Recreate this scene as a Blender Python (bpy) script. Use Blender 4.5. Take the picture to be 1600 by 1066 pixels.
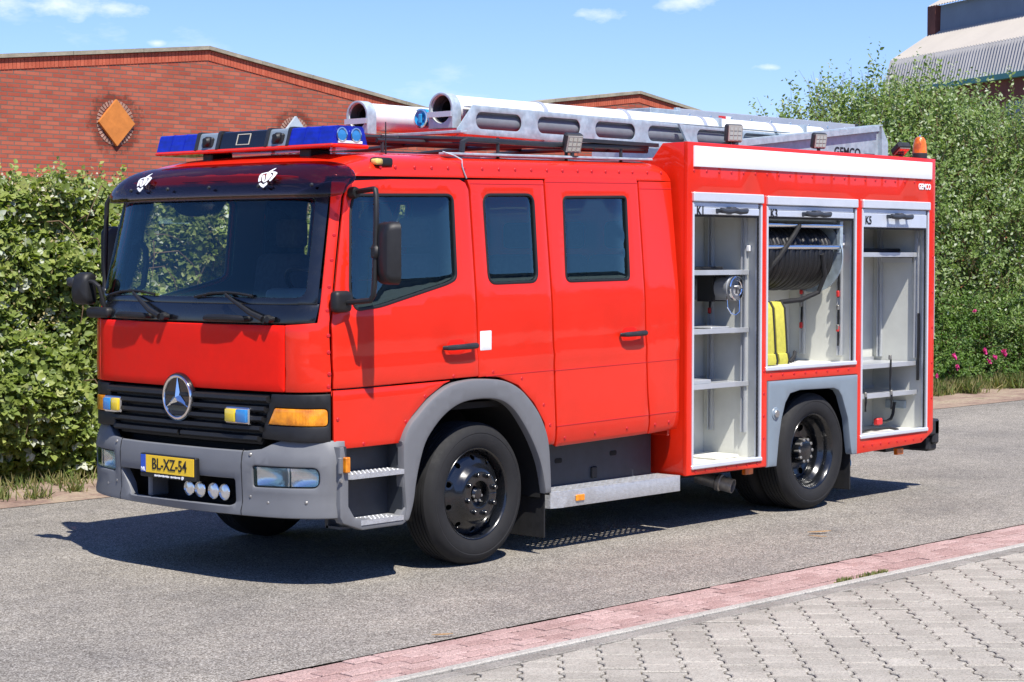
import bpy, bmesh, math, random
import numpy as np
from mathutils import Vector, Matrix
from mathutils.geometry import delaunay_2d_cdt
for o in list(bpy.data.objects): bpy.data.objects.remove(o)
SC = bpy.context.scene
COL = SC.collection
rnd = random.Random(7)
# ------------------------------------------------------------------ camera
CAM = (-9.415, -9.900, 2.001); YAW = 0.8375; PITCH = -0.0424; ROLL = 0.0006
def cam_axes():
    f = np.array([math.sin(YAW)*math.cos(PITCH), math.cos(YAW)*math.cos(PITCH), math.sin(PITCH)])
    r0 = np.array([math.cos(YAW), -math.sin(YAW), 0]); u0 = np.cross(r0, f)
    r = r0*math.cos(ROLL)+u0*math.sin(ROLL); u = -r0*math.sin(ROLL)+u0*math.cos(ROLL)
    return r, u, f
_r, _u, _f = cam_axes()
cd = bpy.data.cameras.new('camera'); cam = bpy.data.objects.new('camera', cd); COL.objects.link(cam)
cd.sensor_width = 36; cd.lens = 3115.2/1600*36; cd.clip_end = 3000; cd.clip_start = .1
M = Matrix([[_r[i], _u[i], -_f[i], CAM[i]] for i in range(3)]+[[0, 0, 0, 1]])
cam.matrix_world = M
SC.camera = cam
# ------------------------------------------------------------------ light
SUN = Vector((-.23, -.555, 1.0)).normalized()
ELEV = math.asin(SUN.z); AZ = math.atan2(SUN.x, SUN.y)
W = bpy.data.worlds.new('World'); SC.world = W; W.use_nodes = True
nt = W.node_tree; nt.nodes.clear()
CLOUDS = [(.574, .810, .121, .042), (.597, .793, .1195, .030), (.550, .826, .121, .034), (.767, .630, .119, .024), (.792, .597, .126, .032), (.611, .784, .104, .012), (.819, .566, .093, .014), (.2, .97, .13, .05), (.98, .1, .14, .05), (-.5, .85, .16, .06), (-.7, -.6, .3, .12), (.5, -.8, .35, .12)]
def nn(tree, typ, **kw):
    n = tree.nodes.new(typ)
    for k, v in kw.items(): setattr(n, k, v)
    return n
wo = nn(nt, 'ShaderNodeOutputWorld'); bg = nn(nt, 'ShaderNodeBackground'); bg.inputs['Strength'].default_value = .098
sky = nn(nt, 'ShaderNodeTexSky', sky_type='NISHITA'); sky.sun_disc = False
sky.sun_elevation = ELEV; sky.sun_rotation = AZ; sky.air_density = 1.0; sky.dust_density = 0.0; sky.ozone_density = 3.0; sky.altitude = 0
# thin fair-weather clouds: soft patches of noise spread round the whole sky
tc = nn(nt, 'ShaderNodeTexCoord'); mp = nn(nt, 'ShaderNodeMapping'); mp.inputs['Scale'].default_value = (1, 1, 3.0); mp.inputs['Location'].default_value = (.31, .12, 0.07)
no = nn(nt, 'ShaderNodeTexNoise'); no.inputs['Scale'].default_value = 5.0; no.inputs['Detail'].default_value = 7; no.inputs['Roughness'].default_value = .58
rp = nn(nt, 'ShaderNodeValToRGB'); rp.color_ramp.elements[0].position = .61; rp.color_ramp.elements[1].position = .80
rp.color_ramp.elements[1].color = (.75, .75, .75, 1)
mx = nn(nt, 'ShaderNodeMix', data_type='RGBA'); tint = nn(nt, 'ShaderNodeMix', data_type='RGBA', blend_type='MULTIPLY'); tint.inputs[0].default_value = 1.0
SKY_TINT = (.70, .81, 1.20, 1)
tint.inputs[7].default_value = SKY_TINT
mx.inputs[7].default_value = (8.6, 8.8, 9.2, 1)
L = nt.links.new
# a few small fair-weather puffs low over the roofs
puffs = []
for (dx, dy, dz, rad) in CLOUDS:
    sb = nn(nt, 'ShaderNodeVectorMath', operation='SUBTRACT'); sb.inputs[1].default_value = (dx, dy, dz); L(tc.outputs['Generated'], sb.inputs[0])
    ml = nn(nt, 'ShaderNodeVectorMath', operation='MULTIPLY'); ml.inputs[1].default_value = (1/rad, 1/rad, 3.6/rad); L(sb.outputs[0], ml.inputs[0])
    ln_ = nn(nt, 'ShaderNodeVectorMath', operation='LENGTH'); L(ml.outputs[0], ln_.inputs[0])
    mr = nn(nt, 'ShaderNodeMapRange'); mr.inputs[1].default_value = 1.0; mr.inputs[2].default_value = 0.0; L(ln_.outputs['Value'], mr.inputs[0]); puffs.append(mr.outputs[0])
L(tc.outputs['Generated'], mp.inputs['Vector']); L(mp.outputs[0], no.inputs['Vector']); L(no.outputs['Fac'], rp.inputs[0])
L(sky.outputs[0], tint.inputs[6]); L(tint.outputs[2], mx.inputs[6]); 
acc = rp.outputs[0]
n2_ = nn(nt, 'ShaderNodeTexNoise'); n2_.inputs['Scale'].default_value = 60; n2_.inputs['Detail'].default_value = 6; n2_.inputs['Roughness'].default_value = .6; m2_ = nn(nt, 'ShaderNodeMapping'); m2_.inputs['Scale'].default_value = (1, 1, 2.2); L(tc.outputs['Generated'], m2_.inputs[0]); L(m2_.outputs[0], n2_.inputs['Vector'])
for q in puffs:
    ad_ = nn(nt, 'ShaderNodeMath', operation='MULTIPLY_ADD'); ad_.inputs[1].default_value = 1.3; L(q, ad_.inputs[0]); sb_ = nn(nt, 'ShaderNodeMath', operation='MULTIPLY_ADD'); sb_.inputs[1].default_value = 2.0; sb_.inputs[2].default_value = -1.60; L(n2_.outputs['Fac'], sb_.inputs[0]); L(sb_.outputs[0], ad_.inputs[2])
    mu_ = nn(nt, 'ShaderNodeMath', operation='MULTIPLY'); mu_.inputs[1].default_value = .70; mu_.use_clamp = True; L(ad_.outputs[0], mu_.inputs[0]); mxm = nn(nt, 'ShaderNodeMath', operation='MAXIMUM'); L(acc, mxm.inputs[0]); L(mu_.outputs[0], mxm.inputs[1]); acc = mxm.outputs[0]
L(acc, mx.inputs[0]); L(mx.outputs[2], bg.inputs[0]); L(bg.outputs[0], wo.inputs[0])
sd = bpy.data.lights.new('sun', 'SUN'); sd.energy = 4.7; sd.angle = math.radians(.53); sd.color = (1.0, .95, .87)
so = bpy.data.objects.new('sun', sd); COL.objects.link(so); so.rotation_euler = SUN.to_track_quat('Z', 'Y').to_euler(); so.location = (-5, -12, 30)
SC.view_settings.view_transform = 'Standard'; SC.view_settings.look = 'None'; SC.view_settings.gamma = 1; SC.view_settings.use_curve_mapping = False
SC.view_settings.exposure = .60
SC.render.engine = 'CYCLES'; SC.render.resolution_x = 1024; SC.render.resolution_y = 682
try:
    SC.cycles.max_bounces = 8; SC.cycles.transparent_max_bounces = 24; SC.cycles.caustics_reflective = False; SC.cycles.caustics_refractive = False
except Exception: pass

# ------------------------------------------------------------------ materials
MAT = {}
def material(name, col, rough=.5, metal=0, coat=0, spec=.5, var=0, vscale=8, bump=0, bscale=60, rvar=0, coat_rough=.04, alpha=1, bdist=.01):
    m = bpy.data.materials.new(name); m.use_nodes = True; t = m.node_tree; p = t.nodes['Principled BSDF']
    p.inputs['Base Color'].default_value = (*col, 1); p.inputs['Roughness'].default_value = rough; p.inputs['Metallic'].default_value = metal
    p.inputs['Coat Weight'].default_value = coat; p.inputs['Coat Roughness'].default_value = coat_rough; p.inputs['Specular IOR Level'].default_value = spec
    if var or bump or rvar:
        c = nn(t, 'ShaderNodeTexCoord')
    if var or rvar:
        n = nn(t, 'ShaderNodeTexNoise'); n.inputs['Scale'].default_value = vscale; n.inputs['Detail'].default_value = 6; n.inputs['Roughness'].default_value = .65
        t.links.new(c.outputs['Object'], n.inputs['Vector'])
    if var:
        mxx = nn(t, 'ShaderNodeMix', data_type='RGBA'); mr = nn(t, 'ShaderNodeMapRange'); mr.inputs[1].default_value = .3; mr.inputs[2].default_value = .7
        mxx.inputs[6].default_value = (*[x*(1-var) for x in col], 1); mxx.inputs[7].default_value = (*[min(1, x*(1+var)) for x in col], 1)
        t.links.new(n.outputs['Fac'], mr.inputs[0]); t.links.new(mr.outputs[0], mxx.inputs[0]); t.links.new(mxx.outputs[2], p.inputs['Base Color'])
    if rvar:
        m2 = nn(t, 'ShaderNodeMapRange'); m2.inputs[1].default_value = .3; m2.inputs[2].default_value = .7
        m2.inputs[3].default_value = max(0.02, rough-rvar); m2.inputs[4].default_value = min(1, rough+rvar)
        t.links.new(n.outputs['Fac'], m2.inputs[0]); t.links.new(m2.outputs[0], p.inputs['Roughness'])
    if bump:
        b = nn(t, 'ShaderNodeTexNoise'); b.inputs['Scale'].default_value = bscale; b.inputs['Detail'].default_value = 3
        bn = nn(t, 'ShaderNodeBump'); bn.inputs['Strength'].default_value = bump; bn.inputs['Distance'].default_value = bdist
        t.links.new(c.outputs['Object'], b.inputs['Vector']); t.links.new(b.outputs['Fac'], bn.inputs['Height'])
        t.links.new(bn.outputs[0], p.inputs['Normal'])
        if coat: t.links.new(bn.outputs[0], p.inputs['Coat Normal'])
    MAT[name] = m
    return m
material('red_paint', (.72, .021, .0045), .40, coat=.62, spec=.25, var=.07, vscale=2.2, bump=.30, bscale=2.2, bdist=.008, coat_rough=.05, rvar=.08)
material('red_hood', (.82, .012, .004), .5, coat=.10, spec=.15, var=.05, vscale=9, rvar=.08, coat_rough=.10)
material('red_plug', (.52, .006, .012), .5)
material('white_tape', (.83, .84, .87), .45, var=.02, vscale=5)
material('black_plastic', (.008, .008, .009), .55, var=.3, vscale=20, bump=.1, bscale=300, bdist=.001)
material('dark_trim', (.022, .023, .026), .45, var=.25, vscale=12, rvar=.12)
material('black_gloss', (.006, .007, .009), .24, coat=.55, rvar=.08, vscale=14, coat_rough=.10)
material('black_matt', (.006, .006, .006), .9)
material('grey_plastic', (.152, .157, .166), .55, var=.05, vscale=6, bump=.15, bscale=420, bdist=.001, rvar=.08)
material('grey_panel', (.205, .255, .30), .42, var=.04, vscale=4, coat=.3)
material('dark_panel', (.032, .038, .048), .5, var=.2, vscale=7)
material('rubber', (.010, .010, .011), .8, var=.35, vscale=18, bump=.25, bscale=120, bdist=.002, rvar=.1)
material('hose_black', (.006, .006, .0065), .5, var=.3, vscale=20)
material('rubber_seal', (.010, .010, .011), .6)
material('chrome', (.80, .81, .83), .10, metal=1, rvar=.04, vscale=30)
material('aluminium', (.64, .66, .68), .40, metal=.6, var=.05, vscale=5, rvar=.06)
material('alu_tread', (.52, .53, .54), .45, metal=.5, var=.14, vscale=30, rvar=.1, bump=.3, bscale=90)
material('silver_strip', (.70, .73, .78), .38, metal=.35, var=.05, vscale=9)
material('shutter', (.62, .67, .76), .38, metal=.3, var=.05, vscale=7)
material('locker', (.68, .69, .63), .55, var=.07, vscale=4, bump=.05, bscale=90)
material('locker_floor', (.76, .75, .69), .55, var=.10, vscale=8)
material('galvanised', (.42, .50, .55), .50, metal=.35, var=.20, vscale=16, rvar=.15)
material('tube_white', (.80, .81, .80), .40, var=.05, vscale=6)
material('tube_grey', (.17, .19, .21), .5, var=.15, vscale=6)
material('tube_inside', (.10, .10, .10), .7, var=.3)
material('blue_cap', (.02, .30, .62), .3, coat=.5, var=.15, vscale=20)
material('grey_cylinder', (.30, .31, .32), .4, metal=.3, var=.08)
material('yellow_hose', (.52, .48, .07), .75, var=.14, vscale=30, bump=.4, bscale=260, bdist=.002)
material('hose_edge', (.02, .02, .02), .8)
material('red_clip', (.60, .03, .03), .5)
material('pale_frame', (.52, .50, .40), .5)
material('strobe_yellow', (.80, .58, .03), .2, coat=.8)
material('strobe_blue', (.03, .22, .55), .2, coat=.8)
material('plate_yellow', (.95, .60, .018), .42, coat=.3)
material('plate_blue', (.02, .09, .52), .42)
material('black_print', (.008, .008, .009), .5)
material('white_print', (.85, .85, .85), .5)
material('seat_cloth', (.030, .034, .045), .9, var=.3, vscale=30)
material('dash', (.10, .135, .15), .6, var=.1)
material('cab_lining', (.12, .135, .15), .7, var=.1)
material('hub_metal', (.30, .29, .27), .4, metal=.6, var=.3, vscale=40)
material('exhaust', (.42, .40, .37), .4, metal=.8, var=.2, vscale=30)
material('gloss_tin', (.36, .34, .31), .45)

def lens(name, col, rough=.12, glow=0, depth=.35):
    m = bpy.data.materials.new(name); m.use_nodes = True; t = m.node_tree; p = t.nodes['Principled BSDF']
    p.inputs['Base Color'].default_value = (*col, 1); p.inputs['Roughness'].default_value = .30; p.inputs['Coat Weight'].default_value = .6; p.inputs['Coat Roughness'].default_value = .03
    c = nn(t, 'ShaderNodeTexCoord'); n = nn(t, 'ShaderNodeTexNoise'); n.inputs['Scale'].default_value = 14; n.inputs['Detail'].default_value = 2
    mr = nn(t, 'ShaderNodeMapRange'); mr.inputs[1].default_value = .35; mr.inputs[2].default_value = .65
    mm = nn(t, 'ShaderNodeMix', data_type='RGBA'); mm.inputs[6].default_value = (*[x*(1-depth) for x in col], 1); mm.inputs[7].default_value = (*[min(1, x*(1+depth)) for x in col], 1)
    t.links.new(c.outputs['Object'], n.inputs['Vector']); t.links.new(n.outputs['Fac'], mr.inputs[0]); t.links.new(mr.outputs[0], mm.inputs[0]); t.links.new(mm.outputs[2], p.inputs['Base Color'])
    b = nn(t, 'ShaderNodeTexWave'); b.inputs['Scale'].default_value = 30; bn = nn(t, 'ShaderNodeBump'); bn.inputs['Strength'].default_value = .25; bn.inputs['Distance'].default_value = .004
    t.links.new(c.outputs['Object'], b.inputs['Vector']); t.links.new(b.outputs['Fac'], bn.inputs['Height']); t.links.new(bn.outputs[0], p.inputs['Normal'])
    MAT[name] = m
lens('amber_lens', (.86, .26, .008)); lens('amber_lens_side', (.60, .13, .006)); lens('blue_lens', (.004, .014, .34), depth=.22); lens('beacon_lens', (.80, .15, .004), depth=.45); lens('yellow_lens', (.62, .46, .12))

def glass(name, tint, refl=1.0, rough=.0, gcol=(.62, .95, 1.0)):
    m = bpy.data.materials.new(name); m.use_nodes = True; t = m.node_tree; t.nodes.clear()
    o = nn(t, 'ShaderNodeOutputMaterial'); tr = nn(t, 'ShaderNodeBsdfTransparent'); gl = nn(t, 'ShaderNodeBsdfGlossy'); fr = nn(t, 'ShaderNodeFresnel'); mi = nn(t, 'ShaderNodeMixShader')
    tr.inputs[0].default_value = (*tint, 1); gl.inputs['Color'].default_value = (*gcol, 1); gl.inputs['Roughness'].default_value = rough; fr.inputs[0].default_value = 1.52
    ml = nn(t, 'ShaderNodeMath', operation='MULTIPLY'); ml.inputs[1].default_value = refl; ml.use_clamp = True
    t.links.new(fr.outputs[0], ml.inputs[0]); t.links.new(ml.outputs[0], mi.inputs[0]); t.links.new(tr.outputs[0], mi.inputs[1]); t.links.new(gl.outputs[0], mi.inputs[2]); t.links.new(mi.outputs[0], o.inputs[0])
    MAT[name] = m
glass('window_glass', (.97, .99, .99), 2.2); glass('windshield_glass', (.96, 1.0, .98), 1.1); glass('tinted_glass', (.30, .38, .42), 1.5)
glass('visor_acrylic', (.58, .42, .42), .75, gcol=(.85, .85, .85)); glass('clear_lens', (.93, .94, .95), 1.2)

def headlamp_material():
    m = material('lamp_reflector', (.90, .89, .86), .20, metal=.7)
    t = m.node_tree; p = t.nodes['Principled BSDF']; c = nn(t, 'ShaderNodeTexCoord')
    w = nn(t, 'ShaderNodeTexNoise'); w.inputs['Scale'].default_value = 30; w.inputs['Detail'].default_value = 1; b = nn(t, 'ShaderNodeBump'); b.inputs['Strength'].default_value = .25; b.inputs['Distance'].default_value = .006
    t.links.new(c.outputs['Object'], w.inputs['Vector']); t.links.new(w.outputs['Fac'], b.inputs['Height']); t.links.new(b.outputs[0], p.inputs['Normal'])
headlamp_material()

# ------------------------------------------------------------------ geometry helpers
class G:
    def __init__(s): s.v = []; s.f = []
    def add(s, v, f):
        k = len(s.v); s.v += [tuple(map(float, a)) for a in v]; s.f += [tuple(k+i for i in q) for q in f]; return s
    def box(s, x0, x1, y0, y1, z0, z1, b=0.0, rot=None, about=None, seg=1):
        bm = bmesh.new(); bmesh.ops.create_cube(bm, size=1)
        for w in bm.verts: w.co = Vector(((w.co.x+.5)*(x1-x0)+x0, (w.co.y+.5)*(y1-y0)+y0, (w.co.z+.5)*(z1-z0)+z0))
        if b > 0:
            b = min(b, .45*min(abs(x1-x0), abs(y1-y0), abs(z1-z0)))
            bmesh.ops.bevel(bm, geom=list(bm.edges), offset=b, segments=seg, affect='EDGES', profile=.5)
        if rot is not None:
            c = Vector(about) if about else Vector(((x0+x1)/2, (y0+y1)/2, (z0+z1)/2))
            for w in bm.verts: w.co = rot @ (w.co-c)+c
        bm.verts.index_update()
        s.add([w.co for w in bm.verts], [[w.index for w in q.verts] for q in bm.faces]); bm.free(); return s
    def lathe(s, prof, o, axis=(1, 0, 0), n=32, cap0=False, cap1=False):
        a = Vector(axis).normalized(); u = a.orthogonal().normalized(); w = a.cross(u); o = Vector(o); vs = []; fs = []
        for r, h in prof:
            for k in range(n):
                t = 2*math.pi*k/n; vs.append(o+a*h+u*(r*math.cos(t))+w*(r*math.sin(t)))
        for i in range(len(prof)-1):
            for k in range(n): fs.append((i*n+k, i*n+(k+1) % n, (i+1)*n+(k+1) % n, (i+1)*n+k))
        if cap0: fs.append(tuple(reversed(range(n))))
        if cap1: fs.append(tuple((len(prof)-1)*n+k for k in range(n)))
        return s.add(vs, fs)
    def cyl(s, p0, p1, r, r1=None, n=16):
        p0 = Vector(p0); p1 = Vector(p1); h = (p1-p0).length
        return s.lathe([(r, 0), (r1 if r1 is not None else r, h)], p0, p1-p0, n, True, True)
    def tube(s, path, r, n=8, cap=True):
        P = [Vector(p) for p in path]; T = []
        for i in range(len(P)): T.append((P[min(i+1, len(P)-1)]-P[max(i-1, 0)]).normalized())
        u = T[0].orthogonal().normalized(); vs = []; fs = []
        for i, p in enumerate(P):
            u = (u-T[i]*u.dot(T[i])).normalized(); w = T[i].cross(u); rr = r[i] if isinstance(r, (list, tuple)) else r
            for k in range(n):
                t = 2*math.pi*k/n; vs.append(p+u*(rr*math.cos(t))+w*(rr*math.sin(t)))
        for i in range(len(P)-1):
            for k in range(n): fs.append((i*n+k, i*n+(k+1) % n, (i+1)*n+(k+1) % n, (i+1)*n+k))
        if cap: fs.append(tuple(reversed(range(n)))); fs.append(tuple((len(P)-1)*n+k for k in range(n)))
        return s.add(vs, fs)
    def prism(s, poly, fn, w0, w1):
        """polygon (u,v) extruded between w0 and w1; fn(u,v,w)->xyz"""
        n = len(poly); vs = [fn(a, b, w0) for a, b in poly]+[fn(a, b, w1) for a, b in poly]
        fs = [tuple(range(n)), tuple(reversed(range(n, 2*n)))]+[(i, n+i, n+(i+1) % n, (i+1) % n) for i in range(n)]
        return s.add(vs, fs)
    def build(s, name, mat, parent=None, ang=32, kind=None, label=None):
        me = bpy.data.meshes.new(name); me.from_pydata(s.v, [], s.f); me.validate(clean_customdata=False)
        bm = bmesh.new(); bm.from_mesh(me); bmesh.ops.recalc_face_normals(bm, faces=bm.faces); bm.to_mesh(me); bm.free()
        return finish(name, me, mat, parent, ang, kind, label)
def finish(name, me, mat, parent=None, ang=32, kind=None, label=None):
    if ang:
        me.polygons.foreach_set('use_smooth', [True]*len(me.polygons)); me.set_sharp_from_angle(angle=math.radians(ang))
    me.materials.append(MAT[mat] if isinstance(mat, str) else mat)
    o = bpy.data.objects.new(name, me); COL.objects.link(o)
    if parent is not None: o.parent = parent
    if kind: o['kind'] = kind
    if label: o['label'] = label
    return o
def empty(name, label=None, cat=None, group=None, loc=(0, 0, 0)):
    o = bpy.data.objects.new(name, None); COL.objects.link(o); o.location = loc; o.empty_display_size = .2
    tag(o, label, cat, group); return o
def tag(o, label=None, cat=None, group=None, kind=None):
    if label: o['label'] = label
    if cat: o['category'] = cat
    if group: o['group'] = group
    if kind: o['kind'] = kind
    return o
def place(src, name, loc, parent, rot=None, first=[None]):
    o = bpy.data.objects.new(name, src.data if hasattr(src, 'data') else src); COL.objects.link(o); o.location = loc; o.parent = parent
    if rot is not None: o.rotation_euler = rot
    return o
def rrect(u0, u1, v0, v1, r, n=5):
    if not isinstance(r, (tuple, list)): r = (r,)*4
    out = []
    for (cu, cv, a, q) in ((u1-r[0], v0+r[0], -90, r[0]), (u1-r[1], v1-r[1], 0, r[1]), (u0+r[2], v1-r[2], 90, r[2]), (u0+r[3], v0+r[3], 180, r[3])):
        for k in range(n+1):
            t = math.radians(a+90*k/n); out.append((cu+q*math.cos(t), cv+q*math.sin(t)))
    return out
def round_poly(P, r, n=5):
    out = []; m = len(P)
    for i in range(m):
        p = Vector(P[i]); a = Vector(P[i-1]); b = Vector(P[(i+1) % m]); q = r[i] if isinstance(r, (list, tuple)) else r
        if q <= 0: out.append(tuple(p)); continue
        da = (a-p); db = (b-p); q = min(q, .45*da.length, .45*db.length); s0 = p+da.normalized()*q; s1 = p+db.normalized()*q
        for k in range(n+1):
            t = k/n; out.append(tuple(s0*(1-t)**2+p*2*t*(1-t)+s1*t*t))
    return out
def dens(P, step):
    out = []
    for i in range(len(P)):
        a = Vector(P[i]); b = Vector(P[(i+1) % len(P)]); k = max(1, int(math.ceil((b-a).length/step)))
        for j in range(k): out.append(tuple(a.lerp(b, j/k)))
    return out
def area(P): return .5*sum(P[i-1][0]*P[i][1]-P[i][0]*P[i-1][1] for i in range(len(P)))
def offs(P, d):
    n = len(P); out = []
    for i in range(n):
        a = Vector(P[i-1]); p = Vector(P[i]); b = Vector(P[(i+1) % n])
        e0 = (p-a); e1 = (b-p)
        e0 = e0.normalized() if e0.length > 1e-9 else e1.normalized(); e1 = e1.normalized() if e1.length > 1e-9 else e0
        n0 = Vector((-e0.y, e0.x)); n1 = Vector((-e1.y, e1.x)); m = (n0+n1)
        if m.length < 1e-6: m = n0
        m.normalize(); c = max(.35, m.dot(n0)); out.append((p.x+m.x*d/c, p.y+m.y*d/c))
    return out
def inpoly(px, py, P):
    x = np.array([p[0] for p in P]); y = np.array([p[1] for p in P]); x2 = np.roll(x, -1); y2 = np.roll(y, -1)
    res = np.zeros(px.shape, bool)
    for i in range(len(x)):
        c = ((y[i] > py) != (y2[i] > py)); dy = (y2[i]-y[i]) or 1e-12
        res ^= c & (px < (x2[i]-x[i])*(py-y[i])/dy+x[i])
    return res
def panel(surf, outline, holes=(), thick=.02, er=.005, step=.1, out=(0, -1, 0), back=False):
    """sheet with thickness and rolled edges on a curved surface; outline and holes in (u,v)"""
    L0 = []
    for i, P in enumerate([outline]+list(holes)):
        P = list(P); A = area(P)
        if (A < 0) == (i == 0): P.reverse()
        L0.append(dens(P, step))
    ins = [offs(P, er) for P in L0]
    pts = []; edges = []; loops = []
    for P in ins:
        k = len(pts); pts += P; loops.append(list(range(k, k+len(P)))); edges += [(k+i, k+(i+1) % len(P)) for i in range(len(P))]
    nb = len(pts); bp = np.array(pts)
    u0, v0 = bp.min(0); u1, v1 = bp.max(0)
    gu, gv = np.meshgrid(np.arange(u0+step/2, u1, step), np.arange(v0+step/2, v1, step)); gu = gu.ravel(); gv = gv.ravel()
    ok = inpoly(gu, gv, ins[0])
    for H in ins[1:]: ok &= ~inpoly(gu, gv, H)
    gu = gu[ok]; gv = gv[ok]
    if len(gu):
        d = np.sqrt(((gu[:, None]-bp[None, :, 0])**2+(gv[:, None]-bp[None, :, 1])**2).min(1)); gu = gu[d > .35*step]; gv = gv[d > .35*step]
    pts += list(zip(gu, gv))
    V, E, F, ov, oe, of = delaunay_2d_cdt([Vector(p) for p in pts], edges, [], 0, 1e-7)
    V = [(w.x, w.y) for w in V]
    tri = np.array([list(f) for f in F if len(f) == 3]); va = np.array(V); c = va[tri].mean(1)
    ok = inpoly(c[:, 0], c[:, 1], ins[0])
    for H in ins[1:]: ok &= ~inpoly(c[:, 0], c[:, 1], H)
    tri = tri[ok]
    where = {}
    for i, l in enumerate(ov):
        for j in l: where[j] = i
    out = Vector(out); h = 1e-3
    def at(u, v, d):
        p = Vector(surf(u, v))
        if d == 0: return p
        n = (Vector(surf(u+h, v))-Vector(surf(u-h, v))).cross(Vector(surf(u, v+h))-Vector(surf(u, v-h)))
        n = n.normalized() if n.length > 0 else out
        if n.dot(out) < 0: n = -n
        return p-n*d
    vs = [at(u, v, 0) for u, v in V]; fs = [tuple(map(int, t)) for t in tri]
    for P, lp in zip(L0, loops):
        n = len(P); prev = [where.get(j, j) for j in lp]
        for (o, d) in ((.3*er, .3*er), (0, er), (0, thick)):
            Q = offs(P, o) if o else P
            k = len(vs); vs += [at(u, v, d) for u, v in Q]; cur = list(range(k, k+n))
            fs += [(prev[i], prev[(i+1) % n], cur[(i+1) % n], cur[i]) for i in range(n)]
            prev = cur
    if back:
        k = len(vs); vs += [at(u, v, thick) for u, v in V]; fs += [tuple(k+int(i) for i in reversed(t)) for t in tri]
    return vs, fs
def mirror(vf): return [(v[0], -v[1], v[2]) for v in vf[0]], [tuple(reversed(f)) for f in vf[1]]
def P2(name, vf, mat, parents, ang=32, both=True):
    """one mesh on the camera side and its mirror image on the far side"""
    a = G().add(*vf).build(name, mat, parents[0] if isinstance(parents, (list, tuple)) else parents, ang)
    if not both: return [a]
    b = G().add(*mirror(vf)).build(name, mat, parents[1] if isinstance(parents, (list, tuple)) else parents, ang)
    return [a, b]
def text(name, body, size, origin, right, up, mat, parent, align='CENTER', depth=.0015, sx=1.0, bold=0.0):
    cu = bpy.data.curves.new(name, 'FONT'); cu.body = body; cu.size = size; cu.align_x = align; cu.align_y = 'CENTER'; cu.extrude = depth; cu.offset = bold; cu.resolution_u = 3
    ob = bpy.data.objects.new(name, cu); COL.objects.link(ob); dg = bpy.context.evaluated_depsgraph_get(); me = bpy.data.meshes.new_from_object(ob.evaluated_get(dg))
    bpy.data.objects.remove(ob)
    r = Vector(right).normalized(); u = Vector(up).normalized(); n = r.cross(u)
    Mx = Matrix([[r[i]*sx, u[i], n[i], origin[i]] for i in range(3)]+[[0, 0, 0, 1]]); me.transform(Mx); me.name = name
    return finish(name, me, mat, parent, 0)
# ------------------------------------------------------------------ ground
def tex_mat(name):
    m = bpy.data.materials.new(name); m.use_nodes = True; MAT[name] = m; t = m.node_tree; return m, t, t.nodes['Principled BSDF'], nn(t, 'ShaderNodeTexCoord')
def ramp(t, src, stops, link=True):
    r = nn(t, 'ShaderNodeValToRGB'); e = r.color_ramp.elements
    while len(e) < len(stops): e.new(.5)
    for q, (p, c) in zip(e, stops): q.position = p; q.color = (*c, 1)
    t.links.new(src, r.inputs[0]); return r.outputs[0]
def noise(t, c, scale, detail=4, rough=.6, mapping=None):
    n = nn(t, 'ShaderNodeTexNoise'); n.inputs['Scale'].default_value = scale; n.inputs['Detail'].default_value = detail; n.inputs['Roughness'].default_value = rough
    t.links.new(c, n.inputs['Vector']); return n.outputs['Fac']
def mixc(t, fac, a, b, typ='MIX'):
    m = nn(t, 'ShaderNodeMix', data_type='RGBA', blend_type=typ)
    for sock, val in ((m.inputs[0], fac), (m.inputs[6], a), (m.inputs[7], b)):
        if isinstance(val, (int, float)): sock.default_value = val
        elif isinstance(val, tuple): sock.default_value = (*val, 1)
        else: t.links.new(val, sock)
    return m.outputs[2]
def asphalt():
    m, t, p, c = tex_mat('asphalt'); O = c.outputs['Object']
    v = nn(t, 'ShaderNodeTexVoronoi'); v.inputs['Scale'].default_value = 135; t.links.new(O, v.inputs['Vector'])
    sep = nn(t, 'ShaderNodeSeparateColor'); t.links.new(v.outputs['Color'], sep.inputs[0])
    chips = ramp(t, sep.outputs[0], [(0, (.115, .104, .088)), (.3, (.175, .160, .138)), (.6, (.295, .280, .250)), (.85, (.39, .368, .330)), (1, (.54, .515, .47))])
    tone = ramp(t, noise(t, O, .7, 5, .6), [(.3, (.80, .79, .79)), (.7, (1.15, 1.12, 1.08))])
    c1 = mixc(t, 1.0, chips, tone, 'MULTIPLY')
    patch = ramp(t, noise(t, O, 6.0, 6, .7), [(.35, (.85, .85, .86)), (.65, (1.1, 1.09, 1.07))]); c2 = mixc(t, .8, c1, patch, 'MULTIPLY')
    # wheel tracks worn a little darker along the road
    mp = nn(t, 'ShaderNodeMapping'); mp.inputs['Scale'].default_value = (.12, 1.6, 1); t.links.new(O, mp.inputs['Vector'])
    tr = ramp(t, noise(t, mp.outputs[0], 1.0, 3), [(.4, (.92, .92, .92)), (.6, (1.05, 1.05, 1.05))]); c3 = mixc(t, .8, c2, tr, 'MULTIPLY')
    c3 = mixc(t, 1.0, c3, ramp(t, noise(t, O, 1.9, 3, .5), [(.66, (1, 1, 1)), (.74, (.80, .80, .81))]), 'MULTIPLY')
    t.links.new(c3, p.inputs['Base Color']); p.inputs['Roughness'].default_value = .85; p.inputs['Specular IOR Level'].default_value = .3
    b = nn(t, 'ShaderNodeBump'); b.inputs['Strength'].default_value = .9; b.inputs['Distance'].default_value = .006; t.links.new(v.outputs['Distance'], b.inputs['Height']); b.invert = True; t.links.new(b.outputs[0], p.inputs['Normal'])
asphalt()
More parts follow.
